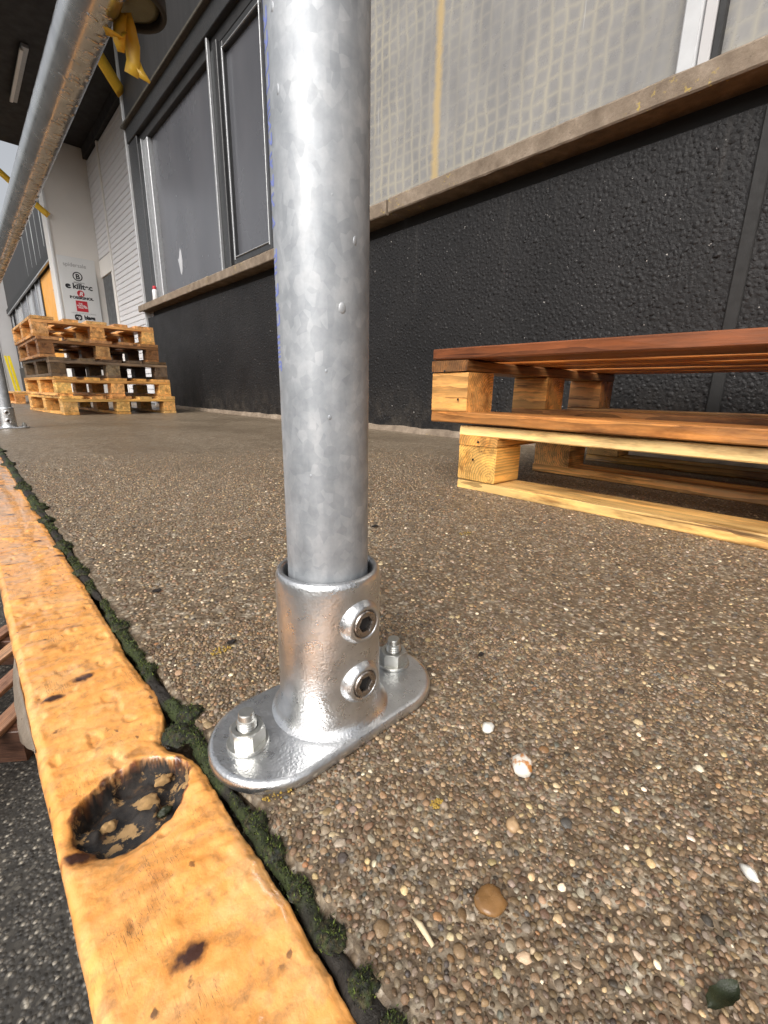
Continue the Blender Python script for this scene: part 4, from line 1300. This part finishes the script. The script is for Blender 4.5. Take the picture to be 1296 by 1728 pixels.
# dents and zinc runs on the tube
parts = []
def drop_on_tube(ang, z, w, h, d):
    V, F = [], []
    seg, rn = 12, 5
    for i in range(rn):
        th = 0.5 * math.pi * i / (rn - 1)
        for k in range(seg):
            ph = 2 * math.pi * k / seg
            u = math.sin(th) * math.cos(ph) * w; v = math.sin(th) * math.sin(ph) * h
            if v < 0: u *= 1.1
            rr = TR - 0.0001 + 0.55 * d * math.cos(th)
            a = ang + u / TR
            V.append((PX + rr * math.cos(a), PY + rr * math.sin(a), z + v))
    for i in range(rn - 1):
        for k in range(seg):
            k2 = (k + 1) % seg
            F.append((i * seg + k, (i + 1) * seg + k, (i + 1) * seg + k2, i * seg + k2))
    return V, F
for (da, z, w, h, d) in [(22, 0.252, 0.0020, 0.0028, 0.0010), (5, 0.199, 0.0011, 0.0014, 0.0006), (2, 0.222, 0.0008, 0.0010, 0.0004), (-48, 0.342, 0.0011, 0.0023, 0.0008), (40, 0.283, 0.0012, 0.0022, 0.0008), (-20, 0.168, 0.0008, 0.0010, 0.0004), 
                         (-52, 0.372, 0.0012, 0.0020, 0.0008), (12, 0.300, 0.0006, 0.0008, 0.0003)]:
    parts.append(drop_on_tube(to_cam + R(da), z, w, h, d))
for V_, F_ in parts:
    mesh_obj('zinc_bead', V_, F_, MT['galv'], tube1, True)

# knee rail with drips on its underside
RZ, RR = 0.560, 0.0213
rail = empty('knee_rail', (PX, 3.0, RZ))
tag(rail, 'galvanised horizontal rail tube with rough wet underside at the upper left', 'rail')
V, F = lathe_vf([(RR, z) for z in np.linspace(-2.5, 6.2, 60)], 72, False, ((PX, 0, RZ), (0, 1, 0)))
rt = mesh_obj('tube', V, F, MT['rail'], rail, True)
parts = []
r_ = random.Random(8)
y = 0.36
while y < 2.9:
    for rep in range(2):
        # beads hang round the bottom of the tube; angle from straight down towards the wall side
        an = R(r_.uniform(-20, 30)) if rep == 0 else R(r_.uniform(-28, 42))
        if rep == 1 and r_.random() < 0.45: continue
        w = r_.uniform(0.0035, 0.0068); ly = r_.uniform(0.0013, 0.0028); d = r_.uniform(0.0008, 0.0019)
        V, F = [], []
        seg, rn = 10, 5
        for i in range(rn):
            th = 0.5 * math.pi * i / (rn - 1)
            for k in range(seg):
                ph = 2 * math.pi * k / seg
                u = math.sin(th) * math.cos(ph) * w; v = math.sin(th) * math.sin(ph) * ly + 0.25 * u
                rr = RR - 0.0001 + d * math.cos(th)
                a = an + u / RR
                V.append((PX + rr * math.sin(a), y + v + 0.004 * rep, RZ - rr * math.cos(a)))
        for i in range(rn - 1):
            for k in range(seg):
                k2 = (k + 1) % seg
                F.append((i * seg + k, i * seg + k2, (i + 1) * seg + k2, (i + 1) * seg + k))
        parts.append((V, F))
    y += r_.uniform(0.008, 0.018)
V, F = join_vf(parts)
tag(mesh_obj('zinc_runs', V, F, MT['rail'], rail, True), kind='stuff')
# sleeve clamped beside the rail
clamp = empty('pipe_clamp', (0.170, 0.548, 0.545))
tag(clamp, 'dark round pipe clamp hanging beside the rail at the top edge', 'clamp')
V, F = lathe_vf([(0.0255, 0.060), (0.0255, 0.002), (0.0262, 0.0), (0.0295, 0.0), (0.0305, 0.0015), (0.0305, 0.085), (0.0295, 0.087), (0.0255, 0.087)], 48)
mesh_obj('sleeve', [(p[0] + 0.1785, p[1] + 0.545, p[2] + 0.5525) for p in V], F, MT['rubber'], clamp, True)
V, F = lathe_vf([(0.0, 0.010), (0.018, 0.0085), (0.0235, 0.0105), (0.0254, 0.0145), (0.0254, 0.02)], 48)
mesh_obj('end_plug', [(p[0] + 0.1785, p[1] + 0.545, p[2] + 0.5525 - 0.006) for p in V], F, MT['clamp'], clamp, True)

# barrier tape
def ribbon(path, width, mat, name, parent=None, wdir=(0, 0, 1), twist=0.0):
    V, F = [], []
    n = len(path)
    for i, p in enumerate(path):
        p = Vector(p)
        t = (Vector(path[min(i + 1, n - 1)]) - Vector(path[max(i - 1, 0)])).normalized()
        w = Vector(wdir); w = (w - t * w.dot(t)).normalized()
        w = Matrix.Rotation(twist * i / max(1, n - 1), 3, t) @ w
        ww = width[i] if hasattr(width, '__len__') else width
        nrm = t.cross(w)
        for s in (-1, 0, 1):
            V.append(tuple(p + w * (ww * 0.5 * s) + nrm * (0.08 * ww * (1 - s * s))))
    for i in range(n - 1):
        for k in range(2):
            a = i * 3 + k
            F.append((a, a + 1, a + 4, a + 3))
    o = mesh_obj(name, V, F, mat, parent, True)
    so = o.modifiers.new('thickness', 'SOLIDIFY'); so.thickness = 0.0003
    return o
def catenary(a, b, sag, n=24):
    a, b = Vector(a), Vector(b)
    return [a.lerp(b, i / (n - 1)) - Vector((0, 0, sag * 4 * (i / (n - 1)) * (1 - i / (n - 1)))) for i in range(n)]
tape = ribbon(catenary((0.92, 5.35, 3.86), (1.755, 5.90, 3.13), 0.02), 0.125, MT['tape'], 'barrier_tape', None, (0.75, 0.0, 1))
tag(tape, 'yellow barrier tape stretched down to the corner of the black wall', 'barrier tape')
knot = empty('tape_knot', (0.17, 0.55, 0.545))
tag(knot, 'knotted yellow tape ends hanging from the rail clamp', 'barrier tape')
ribbon([(0.176, 0.553, 0.553), (0.179, 0.556, 0.545), (0.181, 0.560, 0.533), (0.1815, 0.564, 0.522), (0.180, 0.569, 0.513)], [0.010, 0.012, 0.016, 0.015, 0.017], MT['tape'], 'strip', knot, (0.7, -0.7, 0), 0.3)
ribbon([(0.1815, 0.564, 0.522), (0.1865, 0.560, 0.513), (0.1925, 0.555, 0.506)], [0.014, 0.008, 0.002], MT['tape'], 'strip', knot, (0.7, -0.7, 0.4), 0.2)
ribbon([(0.158, 0.562, 0.5355), (0.162, 0.559, 0.5345), (0.167, 0.556, 0.533), (0.170, 0.556, 0.5315), (0.1725, 0.557, 0.538)], [0.007, 0.009, 0.008, 0.009, 0.012], MT['tape'], 'strip', knot, (0.2, 0.9, -0.3), 0.8)
ribbon([(0.173, 0.553, 0.551), (0.170, 0.556, 0.541), (0.1695, 0.560, 0.531), (0.171, 0.563, 0.525)], [0.008, 0.011, 0.010, 0.006], MT['tape'], 'strip', knot, (0.7, -0.6, 0.1), -0.4)
tp2 = ribbon(catenary((0.35, 9.40, 3.84), (1.515, 9.40, 2.80), 0.02), 0.085, MT['tape'], 'barrier_tape', None, (0.3, -0.2, 1))
tag(tp2, 'distant yellow tape slung across to the white pillar behind the rail', 'barrier tape')

# ================================================================== PALLETS
def board_mesh(name, L, Wd, Th, seed, b=0.0022):
    """length along local x, centred; slightly bowed edges"""
    n = 14
    V, F = [], []
    prof = [(-1, -1, 0, 1), (-1, -1, 1, 0), (-1, 1, 1, 0), (-1, 1, 0, 1), (1, 1, 0, 1), (1, 1, 1, 0), (1, -1, 1, 0), (1, -1, 0, 1)]
    prof = [(-Wd / 2 + b, -Th / 2), (-Wd / 2, -Th / 2 + b), (-Wd / 2, Th / 2 - b), (-Wd / 2 + b, Th / 2), (Wd / 2 - b, Th / 2), (Wd / 2, Th / 2 - b), (Wd / 2, -Th / 2 + b), (Wd / 2 - b, -Th / 2)]
    for i in range(n + 1):
        x = -L / 2 + L * i / n
        if i == 0: x -= 0
        for (y, z) in prof:
            e = 0.0016 * noise.noise(Vector((x * 9, y * 30 + seed * 7.3, z * 60))) + 0.0008 * noise.noise(Vector((x * 40, y * 90 + seed, z * 90)))
            V.append((x, y + e * (1 if y > 0 else -1), z + 0.6 * e * (1 if z > 0 else -1)))
    for i in range(n):
        for k in range(8):
            k2 = (k + 1) % 8
            F.append((i * 8 + k, i * 8 + k2, (i + 1) * 8 + k2, (i + 1) * 8 + k))
    F.append(tuple(range(8))[::-1]); F.append(tuple(n * 8 + k for k in range(8)))
    me = bpy.data.meshes.new(name)
    me.from_pydata(V, [], [f[::-1] for f in F]); me.materials.append(MT['wood']); me.update()
    return me
BM = {}
def bmesh_for(kind, L, Wd, Th, var):
    key = (kind, L, Wd, Th, var)
    if key not in BM: BM[key] = board_mesh(kind, L, Wd, Th, var + 1)
    return BM[key]
def tint(c, j, rr):
    k = rr.uniform(1 - j, 1 + j)
    return (min(1, c[0] * k * rr.uniform(0.96, 1.04)), min(1, c[1] * k * rr.uniform(0.95, 1.05)), min(1, c[2] * k * rr.uniform(0.92, 1.08)), 1)
v_, f_ = lathe_vf([(0.0, 0.0018), (0.0022, 0.0015), (0.0026, 0.0)], 10, False, ((0, 0, 0), (-1, 0, 0)))
NAIL = bpy.data.meshes.new('nail'); NAIL.from_pydata(v_, [], f_); NAIL.materials.append(MT['dark_bit'])
def pallet(loc, rz, label, group, cols, seed, override=None, block_grain='y', L=1.2, W=0.8, bl=0.10):
    """length 1.2 m along local y, width 0.8 m along local x; origin at the near left floor corner"""
    root = empty('wooden_pallet', loc, rz)
    tag(root, label, 'pallet', group)
    rr = random.Random(seed)
    def add(kind, L, Wd, Th, x, y, z, rotz, col, var):
        o = bpy.data.objects.new(kind, bmesh_for(kind, L, Wd, Th, var % 3))
        o.parent = root; o.location = (x, y, z); o.rotation_euler = (rr.uniform(-0.004, 0.004), rr.uniform(-0.004, 0.004), rotz + rr.uniform(-0.006, 0.006))
        o.color = tint(col, 0.13, rr)
        COL.objects.link(o)
        return o
    h = math.pi / 2
    ov = override or {}
    rowsx = [(0.05, 0.0985), (W / 2, 0.0985), (W - 0.05, 0.0985)]
    for i, (x, w) in enumerate(rowsx):
        add('bottom_board', L, w, 0.0215, x, L / 2, 0.011, h, ov.get('bottom%d' % i, cols[rr.randrange(len(cols))]), i)
    for yi, y in enumerate((bl / 2, L / 2, L - bl / 2)):
        for xi, (x, w) in enumerate(rowsx):
            if block_grain == 'y': add('block', bl, w - 0.003, 0.0775, x, y, 0.061, h, ov.get('block', cols[rr.randrange(len(cols))]), xi + yi)
            else: add('block', w - 0.003, bl, 0.0775, x, y, 0.061, 0, ov.get('block', cols[rr.randrange(len(cols))]), xi + yi)
        add('stringer_board', W, bl, 0.0215, W / 2, y, 0.111, 0, ov.get('stringer', cols[rr.randrange(len(cols))]), yi)
    for i, w in enumerate((0.143, 0.0985, 0.143, 0.0985, 0.143)):
        x = 0.0715 + (W - 0.143) * i / 4
        add('deck_board', L, w, 0.0215, x, L / 2, 0.133, h, ov.get('deck%d' % i, cols[rr.randrange(len(cols))]), i)
    # nail heads
    for yi, y in enumerate((bl / 2, L - bl / 2)):
        for k in range(2):
            o = bpy.data.objects.new('nail', NAIL); o.parent = root
            o.location = (-0.0008, y + rr.uniform(-0.03, 0.03), 0.105 + rr.uniform(-0.004, 0.012)) if k else (-0.0008, y + rr.uniform(-0.03, 0.03), 0.06 + rr.uniform(-0.025, 0.025))
            COL.objects.link(o)
    return root
PALE = [(0.74, 0.42, 0.140), (0.78, 0.47, 0.170), (0.66, 0.35, 0.105)]
WET = [(0.42, 0.20, 0.075), (0.36, 0.165, 0.055), (0.48, 0.25, 0.10)]
GREY = [(0.150, 0.105, 0.066), (0.21, 0.150, 0.095), (0.12, 0.078, 0.046)]
TAN = [(0.64, 0.33, 0.115), (0.68, 0.38, 0.145), (0.56, 0.27, 0.085)]
BRN = [(0.30, 0.150, 0.062), (0.42, 0.22, 0.090), (0.22, 0.105, 0.042)]
gR = 'two pallets piled by the black wall'
pallet((0.8175, 0.624 - 1.32, 0.0), 0, 'pale yellow new wooden pallet on the floor under the reddish pallet', gR, PALE, 1,
       {'deck0': (0.92, 0.66, 0.30), 'bottom0': (0.84, 0.55, 0.21), 'block': (0.80, 0.44, 0.145)}, 'x', 1.32)
top_pallet = pallet((0.803, 0.700 - 1.36, 0.1475), 0.0, 'wet reddish brown wooden pallet on top of the pale pallet on the right', gR, WET, 2,
       {'deck0': (0.18, 0.060, 0.020), 'bottom0': (0.44, 0.20, 0.060), 'block': (0.72, 0.36, 0.115), 'stringer': (0.24, 0.115, 0.045), 'deck1': (0.60, 0.22, 0.055), 'deck2': (0.62, 0.24, 0.06), 'deck3': (0.64, 0.26, 0.07), 'deck4': (0.66, 0.28, 0.08)}, 'y', 1.36)
top_pallet.scale = (1, 1, 1.09)      # thicker boards than the pallet below
gS = 'stack of five pallets on the far dock'
st = [(0.575, 4.22, 0.0, 4.5, PALE, 'fresh yellow wooden pallet at the bottom of the far stack of five'),
      (0.560, 4.26, 0.1442, 4.0, PALE, 'fresh yellow wooden pallet second from the bottom of the far stack'),
      (0.545, 4.28, 0.2885, 2.5, GREY, 'dark weathered grey pallet in the middle of the far stack'),
      (0.500, 4.34, 0.4328, 1.0, BRN, 'dark brown pallet second from the top of the far stack'),
      (0.485, 4.36, 0.5770, 1.0, TAN, 'light brown pallet on top of the far stack of five')]
for i, (x, y, z, a, c, lab) in enumerate(st):
    pallet((x, y, z), R(a), lab, gS, c, 20 + i, None, 'y', 1.2, 0.85, 0.11)
pallet((0.52, 7.3, 0.0), R(5), 'single brown wooden pallet on the floor behind the far stack', 'pallet behind the far stack', TAN, 40)

# slatted pallet down in the yard
yp_ = empty('slatted_skid', (-0.55, 2.0, -1.0), -math.atan2(0.5947, 0.8039))
tag(yp_, 'pale slatted wooden skid lying down in the yard left of the beam', 'skid')
rr = random.Random(5)
for i in range(9):
    o = bpy.data.objects.new('slat', bmesh_for('slat', 1.3, 0.055, 0.02, i % 3)); o.parent = yp_
    o.location = (-0.55 + i * 0.135, 0.1, 0.13); o.rotation_euler = (0, 0, math.pi / 2 + rr.uniform(-0.01, 0.01)); o.color = tint((0.36, 0.20, 0.125), 0.15, rr)
    COL.objects.link(o)
for y in (-0.48, 0.1, 0.68):
    o = bpy.data.objects.new('runner', bmesh_for('runner', 1.2, 0.09, 0.118, 1)); o.parent = yp_
    o.location = (0.0, y, 0.06); o.color = (0.12, 0.06, 0.04, 1)
    COL.objects.link(o)
